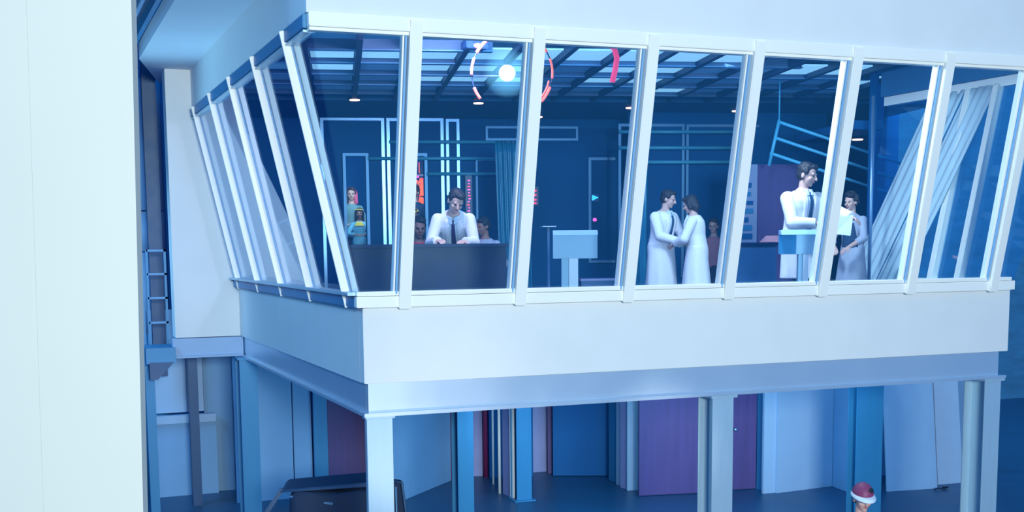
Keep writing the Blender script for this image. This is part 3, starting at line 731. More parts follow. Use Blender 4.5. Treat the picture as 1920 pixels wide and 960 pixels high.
cr = nt.nodes.new('ShaderNodeMapRange'); cr.inputs[1].default_value = 0; cr.inputs[2].default_value = .42; cr.inputs[3].default_value = .62; cr.inputs[4].default_value = 0
pw = nt.nodes.new('ShaderNodeMath'); pw.operation = 'POWER'; pw.inputs[1].default_value = 1.8
nt.links.new(lw.outputs['Facing'], cr.inputs[0]); nt.links.new(cr.outputs[0], pw.inputs[0]); nt.links.new(pw.outputs[0], em.inputs[1]); nt.links.new(trn.outputs[0], mx.inputs[0]); nt.links.new(em.outputs[0], mx.inputs[1]); nt.links.new(mx.outputs[0], o_.inputs[0])
MB().ell((-.05, 0, 0), (.29, .20, .29), None, 32, 20).build('frosted_globe', ml, t, True)  # fading halo of the reflected light, put into an emissive shell
MB().path([(-R_*.97, .22, 0), (R_*.97, .22, 0)], .010).build('spoke', M['louverdark'], t, True)
MB().cone((0, .04, R_), (0, .04, 6.46-pc_.z), .015, .015, 8).build('hanger', M['louverdark'], t, True)
pc2 = at(1118, 118, d=13.3)
t2 = empty('neon_hook', pc2, -YAW, 'short hooked red neon tube right of the ring lamp', 'lamp')  # red arc reflected in the glass, modelled as a glowing tube
s2 = 13.3/FPX
MB().path([(-.16, 0, .24), (-.05, 0, .25), (.10, 0, .21), (.19, 0, .15), (.22, 0, .05), (.20, 0, -.08), (.17, 0, -.20)], .030, 12).build('tube', M['redneon'], t2, True)
MB().cone((.1, .03, .21), (.1, .03, 6.46-pc2.z), .01, .01, 8).build('hanger', M['louverdark'], t2, True)

# ------------------------------------------------------------------ furniture inside
def counter(name, x0, x1, ytop, v, depth, label, m=None, ly=None):
    u0, zt_ = uz(x0, ytop, v); u1, _ = uz(x1, ytop, v)
    t = empty(name, uv(u0, v, ZF), RZ, label, 'counter'); L = u1-u0; h = zt_-ZF
    MB().box((0, .02, 0), (L, depth, h-.04)).build('front_panel', m or M['desk'], t, bevel=.008)
    MB().box((-.02, -.02, h-.04), (L+.02, depth+.02, h)).build('counter_top', M['desk'], t, bevel=.006)
    return t
counter('reception_desk', 640, 950, 459, 13.3, .55, 'long glossy black desk in front of the leaning man')
counter('rear_counter', 1374, 1458, 455, 15.4, .5, 'navy counter left of the man holding papers', M['counter'])
# low bench and plinth
def plinth(name, x0, x1, ytop, v, depth, m, mt, label, cat):
    u0, zt_ = uz(x0, ytop, v); u1, _ = uz(x1, ytop, v)
    t = empty(name, uv(u0, v, ZF), RZ, label, cat)
    MB().box((0, 0, 0), (u1-u0, depth, zt_-ZF-.03)).build('body', m, t, bevel=.004)
    MB().box((-.01, -.01, zt_-ZF-.03), (u1-u0+.01, depth+.01, zt_-ZF)).build('top', mt, t, bevel=.004)
    return t
plinth('low_bench', 1090, 1222, 523, 18.0, .4, M['counter'], M['lilac'], 'low bench with a lilac top behind the pale box lectern', 'bench')  # made-up bench, its top colour stands for a red glow on the floor
plinth('low_bench', 1150, 1214, 539, 13.5, .25, M['flat'], M['board2'], 'low pale blue bench end beside the couple', 'bench')
plinth('plinth', 1030, 1118, 541, 13.0, .35, M['counter'], M['counter'], 'dark plinth under the pale box lectern', 'plinth')
def lectern(x0, x1, y0, y1, px0, px1, yb, d, label, side, zb=None):
    a, b = at(x0, y1, d=d), at(x1, y0, d=d)
    z0, z1 = a.z, b.z; xr = (Vector((b.x, b.y, 0))-Vector((a.x, a.y, 0))); L = xr.length
    zb = at(px0, yb, d=d).z if zb is None else zb
    t = empty('box_lectern', (a.x, a.y, zb), math.atan2(xr.y, xr.x), label, 'lectern')
    P0 = (Vector((at(px0, yb, d=d).x, at(px0, yb, d=d).y, 0))-Vector((a.x, a.y, 0))).length
    P1 = (Vector((at(px1, yb, d=d).x, at(px1, yb, d=d).y, 0))-Vector((a.x, a.y, 0))).length
    h0, h1 = z0-zb, z1-zb
    MB().box((side, -.02, h0), (L, .10, h1-.05)).build('head_box', M['lectern'], t, bevel=.004)
    if side: MB().hexa([(0, .10, h0), (side, -.015, h0), (side, .10, h0), (0, .14, h0)], [(0, .10, h1-.03), (side, -.015, h1-.05), (side, .10, h1-.05), (0, .14, h1-.03)]).build('side_box', M['bluesteel'], t, bevel=.003)
    MB().hexa([(0, -.03, h1-.055), (L+.005, -.03, h1-.055), (L+.005, .12, h1-.055), (0, .12, h1-.055)], [(0, .02, h1), (L+.005, .02, h1), (L+.005, .13, h1), (0, .13, h1)]).build('sloped_top', M['board'], t, bevel=.003)
    w = P1-P0
    MB().box((P0, .0, 0), (P0+w*.42, .08, h0)).build('post', M['lectern'], t, bevel=.003)
    MB().box((P0+w*.44, -.02, .0), (P1, .06, h0)).build('post', M['post'], t, bevel=.003)
lectern(1037, 1120, 431, 485, 1053, 1084, 541, 13.0, 'pale box lectern on a white post in the third pane', 0)
lectern(1464, 1562, 430, 477, 1496, 1514, 541, 13.25, 'grey box lectern in front of the man with papers', .16, ZF)

# wall devices
def leds(x0, y0, x1, y1, v, items, label, name='indicator_panel'):
    u0, z1 = uz(x0, y0, v); u1, z0 = uz(x1, y1, v)
    t = empty(name, uv(u0, v, z0), RZ, label, 'light panel')
    MB().box((0, 0, 0), (u1-u0, .10, z1-z0)).build('housing', M['counter'], t, bevel=.004)
    for (fx, fz, w, h, m) in items:
        uu, zz_ = fx*(u1-u0), fz*(z1-z0)
        MB().box((uu-w/2, -.02, zz_-h/2), (uu+w/2, 0, zz_+h/2)).build('led', m, t, bevel=.003)
rl = random.Random(3)
leds(872, 326, 886, 405, VB-.12, [(.4+.2*rl.random(), .05+k_*.072, .02+.035*rl.random(), .02, M['pinkled'] if k_ % 3 else M['redled']) for k_ in range(12)], 'tall strip of red and pink indicator lights behind the desk man')
leds(986, 350, 1010, 385, VB-.12, [(.6, .78, .10, .03, M['redled']), (.6, .55, .10, .03, M['redled']), (.6, .30, .10, .03, M['redled']), (.6, .12, .10, .03, M['redled']), (.15, .25, .05, .12, M['redneon'])], 'small panel with four red bars right of the third mullion')
t_ = at(1115, 371, v=VB-.1)
o = empty('cyan_beacon', t_, RZ, 'cyan arrow-shaped indicator light on the back wall', 'light')
MB().hexa([(-.05, -.03, -.05), (.06, -.03, -.0), (.06, 0, 0), (-.05, 0, -.05)], [(-.05, -.03, .05), (.06, -.03, .01), (.06, 0, .01), (-.05, 0, .05)]).build('lens', M['cyanled'], o)
MB().box((-.07, 0, -.07), (.08, .08, .07)).build('housing', M['counter'], o)
t_ = at(1115, 412, v=VB-.1)
o = empty('red_beacon', t_, RZ, 'small red dot light below the cyan arrow light', 'light')
MB().ell((0, -.01, 0), (.035, .02, .03)).build('lens', M['pinkled'], o, True)
MB().box((-.05, 0, -.05), (.05, .08, .05)).build('housing', M['counter'], o)
t_ = at(1028, 424, v=16)
o = empty('wire_tray', (t_.x, t_.y, ZF), RZ, 'thin pale tray edge on a dark stand left of the box lectern', 'tray')
MB().box((-.09, -.1, t_.z-ZF-.012), (.09, .1, t_.z-ZF)).build('tray', M['post'], o)
MB().box((-.015, -.015, 0), (.015, .015, t_.z-ZF-.012)).build('stand', M['counter'], o)

# orange neon machine behind the second doorway
p = at(790, 420, v=24.8)
t = empty('neon_machine', (p.x, p.y, ZF+.0), RZ, 'glowing orange machine seen through the second doorway', 'machine')
def zz2(y): return at(790, y, v=24.8).z-ZF
def xx2(x): return (x-790)*24.8/FPX
MB().box((-.14, .05, 0), (.2, .3, .6)).box((.0, .1, .6), (.08, .2, zz2(300))).build('stand', M['counter'], t)
MB().box((xx2(788), -.02, zz2(366)), (xx2(795), .06, zz2(334))).build('glowing_column', M['orange'], t, bevel=.01)
MB().box((xx2(783), -.02, zz2(367)), (xx2(796), .06, zz2(361))).build('glowing_bar', M['orange'], t, bevel=.01)
MB().cone((xx2(778), 0, zz2(337)), (xx2(790), 0, zz2(346)), .03, .04, 12).build('glowing_arm', M['coral'], t, True)
MB().cone((xx2(786), 0, zz2(376)), (xx2(796), 0, zz2(378)), .08, .07, 16).build('glowing_drum', M['orange'], t, True)
MB().cone((xx2(793), 0, zz2(404)), (xx2(793), 0, zz2(390)), .05, .05, 16).build('glowing_cylinder', M['orange'], t, True)
MB().cone((xx2(786), 0, zz2(402)), (xx2(793), 0, zz2(402)), .02, .02, 12).build('glowing_pin', M['pinkled'], t, True)
for x_, y_, mm in ((776, 335, 'bulb'), (785, 332, 'pinkled'), (794, 336, 'redled'), (795, 400, 'bulb')):
    MB().ell((xx2(x_), -.05, zz2(y_)), .022).build('bead_lamp', M[mm], t, True)
for x_ in (782, 788): MB().cone((xx2(x_), .02, zz2(325)), (xx2(x_), .02, zz2(304)), .012, .012, 8).build('thin_tube', M['coral'], t, True)
MB().box((xx2(772), 0, zz2(330)), (xx2(796), .04, zz2(327))).build('pale_bar', M['post'], t)

# console and purple partition behind the man with papers
v_ = 17.5
u0, z1 = uz(1388, 308, v_); u1, _ = uz(1421, 308, v_)
t = empty('switch_console', uv(u0, v_, ZF), RZ, 'tall pale console with rows of switches beside the purple partition', 'console')
MB().box((0, 0, 0), (u1-u0, .3, z1-ZF)).build('cabinet_body', M['console'], t, bevel=.005)
rc = random.Random(5)
for k_ in range(9):
    zc_ = .85+k_*.125; w = .10+.08*rc.random()
    MB().box((.03, -.015, zc_), (.03+w, 0, zc_+.055+.03*rc.random())).build('switch_plate', M['navy'] if k_ % 2 else M['bluesteel'], t, bevel=.003)
u2, _ = uz(1512, 308, v_)
S(ubox(MB(), u1+.01, u2, v_+.02, v_+.12, ZF, z1).build('wall_partition', M['purple']), 'purple partition behind the man holding papers')
# papers on the counter
t_ = at(1450, 452, d=14.9)

# ------------------------------------------------------------------ people
def ik(a, c, l1, l2, hint):
    a, c, hint = Vector(a), Vector(c), Vector(hint)
    d = c-a; L = min(d.length, (l1+l2)*.999); dn = d.normalized(); c = a+dn*L
    x = (l1*l1-l2*l2+L*L)/(2*L); h = math.sqrt(max(l1*l1-x*x, 0))
    hn = (hint-dn*hint.dot(dn)).normalized()
    return a+dn*x+hn*h, c
def caps(mb, p, q, r0, r1): return mb.cone(p, q, r0, r1, 14, True)
def hand(mb, w, d, n, side, s, curl=.5):
    """w wrist, d pointing direction, n palm normal"""
    d = Vector(d).normalized(); n = Vector(n); n = (n-d*n.dot(d)).normalized(); x = d.cross(n)*side
    P = lambda a, b, c: Vector(w)+(d*a+x*b+n*c)*s
    for b in (-.028, -.009, .010, .029): caps(mb, P(.01, b*.6, 0), P(.085, b, 0), .015*s, .012*s)
    for b, L in ((-.030, .062), (-.010, .078), (.010, .084), (.030, .076)):
        j0 = P(.085, b, 0); a1 = curl*.6; a2 = curl*1.5
        j1 = P(.085+L*.5*math.cos(a1), b*1.05, L*.5*math.sin(a1))
        j2 = j1+(d*math.cos(a2)+n*math.sin(a2))*L*.5*s
        caps(mb, j0, j1, .0095*s, .0085*s); caps(mb, j1, j2, .0085*s, .007*s)
    t0 = P(.02, .03, .0); t1 = P(.055, .055, .015); t2 = P(.088, .058, .032)
    caps(mb, t0, t1, .013*s, .011*s); caps(mb, t1, t2, .0105*s, .008*s)

def person(label, loc, rz, H=1.75, pel=.95, lean=0, twist=0, head=(0, 0, 0), lw=None, rw=None, lh=(1, .4, -.5), rh=(-1, .4, -.5), curl=.5,
           ank=None, knee=(0, -1, 0), outfit='coat', tie=None, skin='skin', hair='short', hairm='hair', top='coat', bottom='trouser', hem=.52,
           build=1.0, voxel=.010, cap=None, extra=None, group=None, headscale=1.0):
    s = H/1.75
    root = empty('person', loc, rz, label, 'person', group)
    V3 = Vector
    pelvis = V3((0, 0, pel))
    ax = Matrix.Rotation(math.radians(lean), 3, 'X')        # positive leans towards -Y (forward)
    up = ax @ V3((0, 0, 1)); fwd = ax @ V3((0, -1, 0))
    tw = Matrix.Rotation(math.radians(twist), 3, 'Z'); lat = tw @ V3((1, 0, 0)); fwd = tw @ fwd; up = tw @ up
    sp = lambda t: pelvis+up*t
    # torso sections: t, rx, ry
    B = build
    base = [(-.10, .150, .105), (0, .165, .115), (.12, .150, .105), (.22, .148, .102), (.34, .168, .115), (.41, .172, .112), (.455, .145, .095), (.49, .105, .078), (.52, .068, .062), (.54, .055, .055)]
    def torso(mb, secs, grow=0.0, n=28):
        rings = []
        for t, rx, ry in secs:
            rx = rx*B+grow; ry = ry*B+grow
            rings.append([sp(t)+lat*rx*math.cos(2*math.pi*i/n)-fwd*ry*math.sin(2*math.pi*i/n) for i in range(n)])
        mb.loft(rings)
    sl = sp(.425)+lat*.168*B; sr = sp(.425)-lat*.168*B
    neck = sp(.52)
    if lw is None: lw = sl+V3((.06, -.05, -.50))
    if rw is None: rw = sr+V3((-.06, -.05, -.50))
    el, lw = ik(sl, lw, .285, .255, lh); er, rw = ik(sr, rw, .285, .255, rh)
    if ank is None: ank = [(.10, .02, .08), (-.10, .0, .08)]
    hips = [pelvis+V3((.09, 0, -.04)), pelvis+V3((-.09, 0, -.04))]
    legs = []
    for hp, an in zip(hips, ank):
        kn, an2 = ik(hp, an, .43, .43, knee); legs.append((hp, kn, an2))
    # head
    HM = Matrix.Rotation(math.radians(head[0]), 3, 'Z') @ Matrix.Rotation(math.radians(head[1]), 3, 'X') @ Matrix.Rotation(math.radians(head[2]), 3, 'Y')
    hs = headscale
    hc = neck+(up*.055)+HM @ V3((0, -.012, .115*hs))
    hp_ = lambda x, y, z: hc+HM @ V3((x*hs, y*hs, z*hs))
    mb = MB(); torso(mb, base)
    for hp, kn, an in legs:
        caps(mb, hp, kn, .082*B, .056); caps(mb, kn, an, .054, .037)
        mb.ell(kn.lerp(an, .28)+V3((0, .018, 0)), (.05, .05, .10))
        caps(mb, an+V3((0, .02, -.04)), an+V3((0, -.14, -.05)), .035, .028)
    for sh, e, w in ((sl, el, lw), (sr, er, rw)):
        mb.ell(sh, .062); caps(mb, sh, e, .052*B, .040); caps(mb, e, w, .040, .026)
    for e, w, sd in ((el, lw, 1), (er, rw, -1)):
        d = (w-e).normalized(); hand(mb, w, d, V3((-sd*.5, -.3, -1)) if abs(d.z) < .7 else V3((-sd, 0, 0)), sd, 1.0, curl)
    caps(mb, neck-up*.03, hc-HM @ V3((0, -.02, .06)), .056, .052)
    mb.ell(hp_(0, .012, .025), (.077*hs, .096*hs, .095*hs), HM); mb.ell(hp_(0, -.022, -.035), (.060*hs, .070*hs, .080*hs), HM)
    mb.ell(hp_(0, -.060, -.092), (.026*hs, .024*hs, .022*hs), HM)
    mb.cone(hp_(0, -.088, .010), hp_(0, -.112, -.028), .010*hs, .015*hs, 10, True)
    for sx in (-1, 1):
        mb.ell(hp_(sx*.078, .012, -.012), (.012*hs, .020*hs, .032*hs), HM)
        mb.ell(hp_(sx*.030, -.078, .022), (.022*hs, .014*hs, .008*hs), HM)
        mb.ell(hp_(sx*.040, -.062, -.030), (.022*hs, .020*hs, .022*hs), HM)
    body = mb.build('body', M[skin], root, True); remesh(body, voxel*.75, 2)
    for sx in (-1, 1):
        MB().ell(hp_(sx*.030, -.085, .002), (.013*hs, .008*hs, .007*hs), HM, 10, 8).build('eye', M['eye'], root, True)
    MB().ell(hp_(0, -.092, -.058), (.022*hs, .010*hs, .007*hs), HM, 10, 8).build('mouth', M['lip'], root, True)
    # hair
    if hair:
        mb = MB()
        mb.ell(hp_(0, .030, .048), (.088*hs, .100*hs, .088*hs), HM)
        mb.ell(hp_(0, .045, .0), (.084*hs, .080*hs, .085*hs), HM)
        mb.ell(hp_(.02, -.030, .092), (.062*hs, .062*hs, .034*hs), HM)
        for sx in (-1, 1): mb.ell(hp_(sx*.070, .0, .035), (.018*hs, .040*hs, .040*hs), HM)
        if hair in ('long', 'bob'):
            zl = -.16 if hair == 'long' else -.07
            for sx in (-1, 1): mb.cone(hp_(sx*.072, .02, .02), hp_(sx*.085, .03, zl), .040*hs, .034*hs, 12, True)
            mb.cone(hp_(0, .06, .0), hp_(0, .075, zl), .078*hs, .07*hs, 16, True)
        if hair == 'curly':
            rq = random.Random(int(H*1000))
            for _ in range(46):
                a, b = rq.random()*6.28, rq.random()*2.0
                if math.sin(a) < -.3 and b > .95: continue
                mb.ell(hp_(.095*math.sin(b)*math.cos(a), .02+.10*math.sin(b)*math.sin(a), .035+.10*math.cos(b)), .026*hs)
        h = mb.build('hair', M[hairm], root, True); remesh(h, .010, 1)
    # upper garment
    secs = [(t, rx, ry) for t, rx, ry in base if t < .53]; secs[-1] = (.515, .062, .058)
    def sleeve(mb, g, end=.97):
        for sh, e, w in ((sl, el, lw), (sr, er, rw)):
            mb.ell(sh, .052+g); caps(mb, sh, e, .050*B+g, .042+g); mb.cone(e, e.lerp(w, end), .046+g, .036+g, 14); mb.ell(e, .046+g)
    mb = MB(); g = .022 if outfit == 'coat' else .014
    torso(mb, secs, g); sleeve(mb, g, .97 if outfit == 'coat' else (.92 if outfit == 'shirt' else .5))
    if outfit in ('coat', 'dress'):
        rings = []; n = 36
        for q in range(7):
            t = q/6; c0 = sp(.06)*(1-min(1, t*3))+V3((pelvis.x, pelvis.y-.02, 0))*min(1, t*3)
            z = (pel+.06)*(1-t)+hem*t; rx = (.165*B+g)*(1-t)+(.235+.0*t)*t; ry = (.115*B+g)*(1-t)+.215*t
            c0 = V3((c0.x, c0.y, z))
            rings.append([c0+V3((math.cos(2*math.pi*i/n)*rx, math.sin(2*math.pi*i/n)*ry, 0))*(1+.035*t*math.sin(7*2*math.pi*i/n)) for i in range(n)])
        mb.loft(rings)
    nm = {'coat': 'lab_coat', 'dress': 'dress', 'shirt': 'shirt'}.get(outfit, 'shirt')
    c_ = mb.build(nm, M[top], root, True); remesh(c_, voxel, 2)
    def patch(t0, t1, w0, w1, off, m, name, mid=0.0, par=None):
        """strip on the chest following the torso"""
        N = 12; A = []; Bk = []
        for k_ in range(N+1):
            q = k_/N; t = t0+(t1-t0)*q; w = w0+(w1-w0)*q
            ts = [a[0] for a in base]; i = max(0, min(len(ts)-2, sum(1 for a in ts if a <= t)-1)); f_ = (t-ts[i])/(ts[i+1]-ts[i])
            rx = (base[i][1]*(1-f_)+base[i+1][1]*f_)*B+g; ry = (base[i][2]*(1-f_)+base[i+1][2]*f_)*B+g
            for e in (-1, -.5, 0, .5, 1):
                xx = mid+e*w/2; yy = ry*math.sqrt(max(0, 1-(xx/rx)**2))
                A.append(sp(t)+lat*xx+fwd*(yy+off)); Bk.append(sp(t)+lat*xx+fwd*(yy+off-.02))
        vs = A+Bk; n_ = len(A); fs = []
        for k_ in range(N):
            for e in range(4):
                a = k_*5+e; fs += [(a, a+1, a+6, a+5), (n_+a, n_+a+5, n_+a+6, n_+a+1)]
            a = k_*5; fs += [(a, a+5, n_+a+5, n_+a), (a+4, n_+a+4, n_+a+9, a+9)]
        fs += [(0, n_, n_+1, 1), (1, n_+1, n_+2, 2), (2, n_+2, n_+3, 3), (3, n_+3, n_+4, 4)]
        e0 = N*5; fs += [(e0+i, e0+i+1, n_+e0+i+1, n_+e0+i) for i in range(4)]
        return MB().add(vs, fs).build(name, m, par or root, True)
    if outfit == 'coat':
        patch(.12, .515, .02, .11, .004, M['shirt'], 'shirt_front')
        if tie: 
            patch(.08, .51, .060, .035, .010, M[tie], 'tie')
        for sx in (-1, 1):
            patch(.16, .50, .045, .05, .012, M[top], 'lapel', sx*.068)
            patch(.47, .535, .05, .045, .012, M['shirt'], 'shirt_collar', sx*.034)
    if extra == 'collar': patch(.40, .50, .22, .14, .012, M['yellow'], 'collar')
    if extra == 'apron': patch(.0, .40, .26, .16, .012, M['apron'], 'apron_bib')
    if extra == 'stripes':
        for k_ in range(4): patch(.16+k_*.08, .19+k_*.08, .30, .30, .01, M['tieplum'], 'stripe')
    # trousers and shoes
    mb = MB()
    for hp, kn, an in legs:
        caps(mb, hp, kn, .092*B, .068); mb.cone(kn, an+V3((0, 0, .0)), .066, .058, 16)
    mb.loft([[pelvis+V3((math.cos(a/20*6.283)*.162*B, math.sin(a/20*6.283)*.115*B, dz_)) for a in range(20)] for dz_ in (-.12, .05)])
    q = mb.build('trousers', M[bottom], root, True); remesh(q, .014, 1)
    for hp, kn, an in legs:
        sh = MB()
        f = V3((0, -1, 0))
        sh.cone(an+V3((0, .03, -.045)), an+V3((0, -.15, -.050)), .040, .032, 14, True).cone(an+V3((0, .01, 0)), an+V3((0, .01, -.04)), .045, .045, 14)
        q = sh.build('shoe', M['shoe'], root, True); remesh(q, .012, 1)
    if cap == 'helmet':
        mb = MB()
        rings = []
        for k_ in range(9):
            a = math.pi/2*k_/8.5; r = math.cos(a)
            rings.append([hp_(.098*r*math.cos(i/32*6.283), .010+.120*r*math.sin(i/32*6.283), .035+.115*math.sin(a)) for i in range(32)])
        mb.loft(rings)
        h = mb.build('helmet_shell', M['redplastic'], root, True)
        MB().loft([[hp_((.098+e*.6)*math.cos(i/32*6.283), .006+(.120+e*1.0)*math.sin(i/32*6.283)-(.045*max(0, -math.sin(i/32*6.283)) if e > .01 else 0), z) for i in range(32)] for e, z in ((0, .05), (.018, .028), (.018, .018), (0, .014))]).build('helmet_brim', M['post'], h, True)
    if cap == 'cap':
        mb = MB(); rings = []
        for k_ in range(8):
            a = math.pi/2*k_/7.5; r = math.cos(a); rings.append([hp_(.098*r*math.cos(i/24*6.283), .012+.115*r*math.sin(i/24*6.283), .045+.085*math.sin(a)) for i in range(24)])
        mb.loft(rings); h = mb.build('cap', M['yellow'], root, True)
        MB().ell(hp_(0, -.11, .048), (.075, .07, .010), HM).build('cap_peak', M['yellow'], h, True)
    if cap == 'band':
        MB().path([hp_(.086*math.cos(a/24*6.283), .01+.104*math.sin(a/24*6.283), .068-.02*math.sin(a/24*6.283)) for a in range(25)], .014, 8).build('headband', M['yellow'], root, True)
    if cap == 'scarf':
        mb = MB(); mb.ell(hp_(.0, .045, .03), (.10, .10, .11), HM)
        mb.cone(hp_(.082, .02, .03), hp_(.085, .0, -.15), .035, .04, 12, True)
        h = mb.build('headscarf', M['pinkhair'], root, True); remesh(h, .012, 1)
    if s != 1: root.scale = (s, s, s)
    return root, hp_, (lw, rw)

def gp(x, d, y=458, z=ZF):
    p = at(x, y, d=d); return (p.x, p.y, z)
# man writing at the desk
person('person in white coat and plum tie bending over the desk, writing', gp(853, 14.35), -YAW+.0, 1.76, pel=.90, lean=44, head=(18, 34, 8), tie='tieplum',
       lw=(.14, -.62, .95), rw=(-.16, -.60, .96), lh=(.35, .8, -.1), rh=(-.35, .8, -.1), hair='short', voxel=.009, build=1.06, headscale=1.04)
pt = at(838, 452, d=13.75)
t = tag(MB().box((-.14, -.1, 0), (.14, .1, .006)).build('paper_sheet', M['paper']), 'white sheet under the hands of the man bending over the desk', 'paper')
t.location = (pt.x, pt.y, 3.945+.004); t.rotation_euler = (0, 0, -YAW)
# couple
person('person in white coat facing right with dark tie, left one of the couple', gp(1238, 15.9), -YAW+.80, 1.60, head=(20, 16, 0), lean=9, tie='tie', lw=(.06, -.34, 1.08), rw=(-.06, -.34, 1.04),
       hair='short', voxel=.010, build=1.2, hem=.42)
person('person in white coat with dark bobbed hair, back half turned, right one of the couple', gp(1309, 15.6), -YAW-1.9, 1.52, head=(-16, 20, 0), lean=8, lw=(.10, -.32, 1.06), rw=(-.10, -.32, 1.05),
       hair='bob', voxel=.010, build=1.12, hem=.42)
# man with papers
r, hpf, (lwm, rwm) = person('person in white coat and dark tie standing and holding out white papers', gp(1499, 14.0), -YAW+.45, 1.79, head=(26, 16, 0), lean=5, tie='tie',
       lw=(.30, -.50, 1.16), rw=(-.02, -.30, 1.10), lh=(1, .2, -.6), rh=(-1, .5, -.5), hair='short', voxel=.009, build=1.22, headscale=1.04, hem=.50)
pp_ = at(1583, 421, d=13.6)
o = MB().hexa([(-.10, 0, -.11), (.08, 0, -.12), (.08, .012, -.12), (-.10, .012, -.11)], [(-.12, 0, .07), (.10, .02, .11), (.10, .032, .11), (-.12, .012, .07)]).build('paper_stack', M['paper'], bevel=.004)
o.location = pp_; o.rotation_euler = (0, .05, -YAW)
tag(o, 'stack of white papers held out by the standing man', 'papers')
# woman
person('person with dark curly hair in pale blouse and dark apron behind the papers', gp(1599, 15.0), -YAW-.7, 1.50, head=(-10, 8, 0), lean=6, lw=(.10, -.34, 1.0), rw=(-.12, -.34, 1.0),
       outfit='dress', top='stripe', extra='apron', hair='curly', voxel=.012, build=.95, hem=.42)
# visitors in the doorways
zf = ZF+.22
person('person with a pink headscarf in the left doorway', gp(661, 23.3, z=zf), -YAW+.0, 1.80, head=(8, 0, 0), outfit='shirt', top='greencloth', hair='long', hairm='brown', cap='scarf', voxel=.014, build=.9,
       lw=(.05, -.2, 1.1), group='visitors in the doorways')
person('child-sized person in yellow collar and light blue top in the left doorway', gp(675, 22.75, z=zf), -YAW+.1, 1.40, head=(0, 0, 0), skin='skindark', outfit='shirt', top='cyancloth', hair='long', cap='band', extra='collar', voxel=.014, build=.95,
       lw=(.12, -.3, 1.15), rw=(-.10, -.3, 1.15), group='visitors in the doorways')
person('person with short brown hair in dark jacket beside the orange machine', gp(780, 23.6, z=zf), -YAW-.2, 1.84, head=(-10, 4, 0), outfit='shirt', top='apron', hair='short', hairm='brown', voxel=.014, build=.95, group='visitors in the doorways')
person('child-sized person in a yellow cap and rose shirt in the second doorway', gp(779, 22.75, z=zf), -YAW-.1, 1.38, head=(-5, 6, 0), outfit='shirt', top='rose', hair='short', hairm='brown', cap='cap', voxel=.014, build=.95, group='visitors in the doorways')
# seated people behind the desk
def stool(x, d, label):
    t = empty('stool', gp(x, d), 0, label, 'stool', 'stools behind the desk')
    MB().cone((0, 0, .27), (0, 0, .32), .19, .19, 24).build('seat', M['counter'], t, True)
    MB().cone((0, 0, .02), (0, 0, .27), .03, .03, 12).build('stem', M['chrome_dull'], t, True)
    MB().cone((0, 0, 0), (0, 0, .025), .2, .18, 24).build('base', M['counter'], t, True)
sit = dict(pel=.45, ank=[(.12, -.42, .08), (-.12, -.42, .08)], knee=(0, -.3, 1))
person('person in red with close-cropped hair seated left of the bending man', gp(784, 15.9), -YAW+.2, 1.76, headscale=1.1, head=(5, 10, 0), skin='skindark', outfit='shirt', top='redcloth', hair='short', voxel=.013, lean=4, group='seated people behind the desk', **sit)
stool(784, 15.9, 'stool under the seated person in red')
person('person in striped grey shirt seated right of the bending man', gp(916, 16.8), -YAW-.5, 1.68, head=(-20, 14, 0), skin='skindark', outfit='shirt', top='stripe', extra='stripes', hair='short', voxel=.013, lean=10, group='seated people behind the desk', **dict(sit, pel=.55))
stool(916, 16.75, 'stool under the seated person in stripes')
person('person in rose clothing seated behind the coated woman', gp(1338, 20.0), -YAW-.4, 1.74, head=(0, 5, 0), outfit='shirt', top='rose', hair='short', hairm='brown', voxel=.014, group='seated people', **dict(sit, pel=.52))
t = empty('stool', gp(1338, 19.95), 0, 'stool under the seated person in rose', 'stool')
MB().cone((0, 0, .27), (0, 0, .32), .19, .19, 24).build('seat', M['counter'], t, True)
MB().cone((0, 0, .02), (0, 0, .27), .03, .03, 12).build('stem', M['chrome_dull'], t, True)
# papers on the rear counter
q = at(1446, 451, v=15.62)
o = MB().hexa([(-.14, -.1, 0), (.14, -.1, 0), (.14, .1, 0), (-.14, .1, 0)], [(-.11, -.1, .012), (.12, -.1, .05), (.12, .1, .09), (-.05, .1, .09)]).build('crumpled_papers', M['pinkpaper'], bevel=.004)
o.location = (q.x, q.y, at(1416, 455, v=15.4).z+.003); o.rotation_euler = (0, 0, -YAW); tag(o, 'pink lit crumpled papers on the navy counter', 'papers')
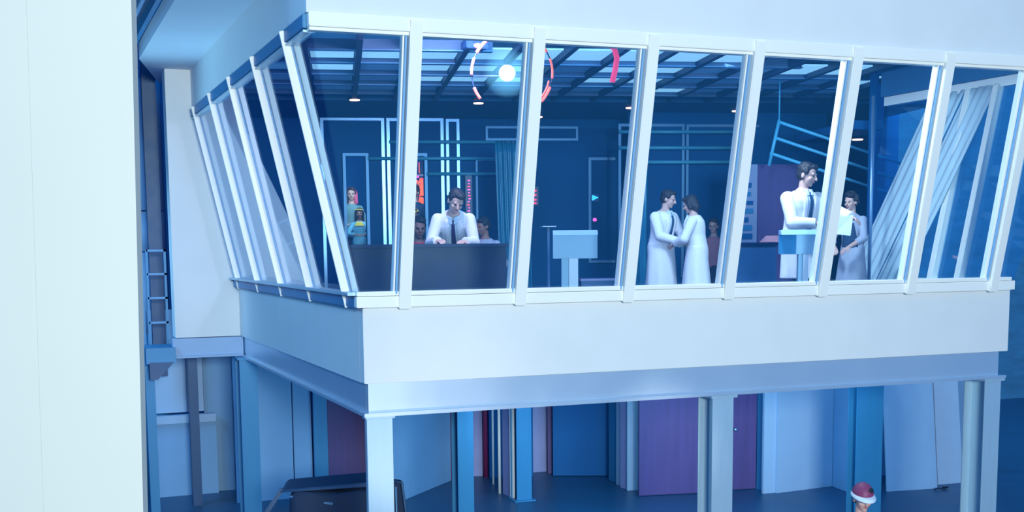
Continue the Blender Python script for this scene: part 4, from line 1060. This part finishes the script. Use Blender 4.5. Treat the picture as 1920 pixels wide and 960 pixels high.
# helmeted person below
person('person in a red helmet and red jacket standing below the front beam', gp(1627, 11.1, z=0), -YAW+.1, 1.72, head=(0, 12, 0), outfit='shirt', top='redcloth', hair='short', cap='helmet', voxel=.010)

# ------------------------------------------------------------------ unseen lights added inside the room
def room_spot(x, y, d, z, tgt, power, color, ang):
    p = at(x, y, d=d); spot('room_spotlight', (p.x, p.y, z), tgt, power, color, ang)
t1 = at(850, 420, d=14.1)
area('room_desk_light', (t1.x-.3, t1.y-1.2, 6.1), t1, (.5, .5), 70, (.9, .75, 1.0))
t3 = at(1500, 380, d=13.3)
area('room_man_light', (t3.x-.7, t3.y+.1, 6.1), t3, (.5, .5), 120, (.8, .92, 1.0))  # added to brighten the standing man and his papers
t4 = at(1275, 430, d=18)
area('room_couple_light', (t4.x, t4.y-2.0, 6.1), t4, (.8, .8), 8, (.5, .7, 1.0))  # faint fill added over the couple
t5 = at(670, 380, d=22)
dl_ = uv(uz(665, 400, 22.6)[0], 22.45, 5.35); area('doorway_light', dl_, uv(uz(665, 400, 23)[0], 23.3, 4.4), (.4, .2), 16, (.7, .9, .9))  # added inside the left doorway to brighten the visitors
dl_ = uv(uz(778, 400, 22.6)[0], 22.45, 5.35); area('doorway_light', dl_, uv(uz(778, 400, 23)[0], 23.3, 4.3), (.4, .2), 14, (.8, .8, .95))  # same added fill inside the second doorway
t6 = at(785, 440, d=17.2)
spot('red_glow_light', (t6.x-.9, t6.y+.4, 4.9), t6, 45, (1, .1, .15), 60)
area('room_fill_light', (3.2, 1.6, 6.1), (5.0, 7, 4), (4, .5), 65, (.25, .55, 1.0))

q_ = uv(uz(893, 490, 13.3)[0], 12.75, 5.9); spot('desk_red_spotlight', q_, uv(uz(895, 500, 13.3)[0], 13.3, 3.66), 160, (1, .08, .12), 7, 1, .05)  # spot added to make the red reflection on the desk front
q_ = uv(uz(835, 490, 13.3)[0], 12.75, 5.9); spot('desk_spotlight', q_, uv(uz(835, 490, 13.3)[0], 13.3, 3.72), 260, (.75, .75, 1), 7, 1, .05)  # spot added to make the white glint on the desk front
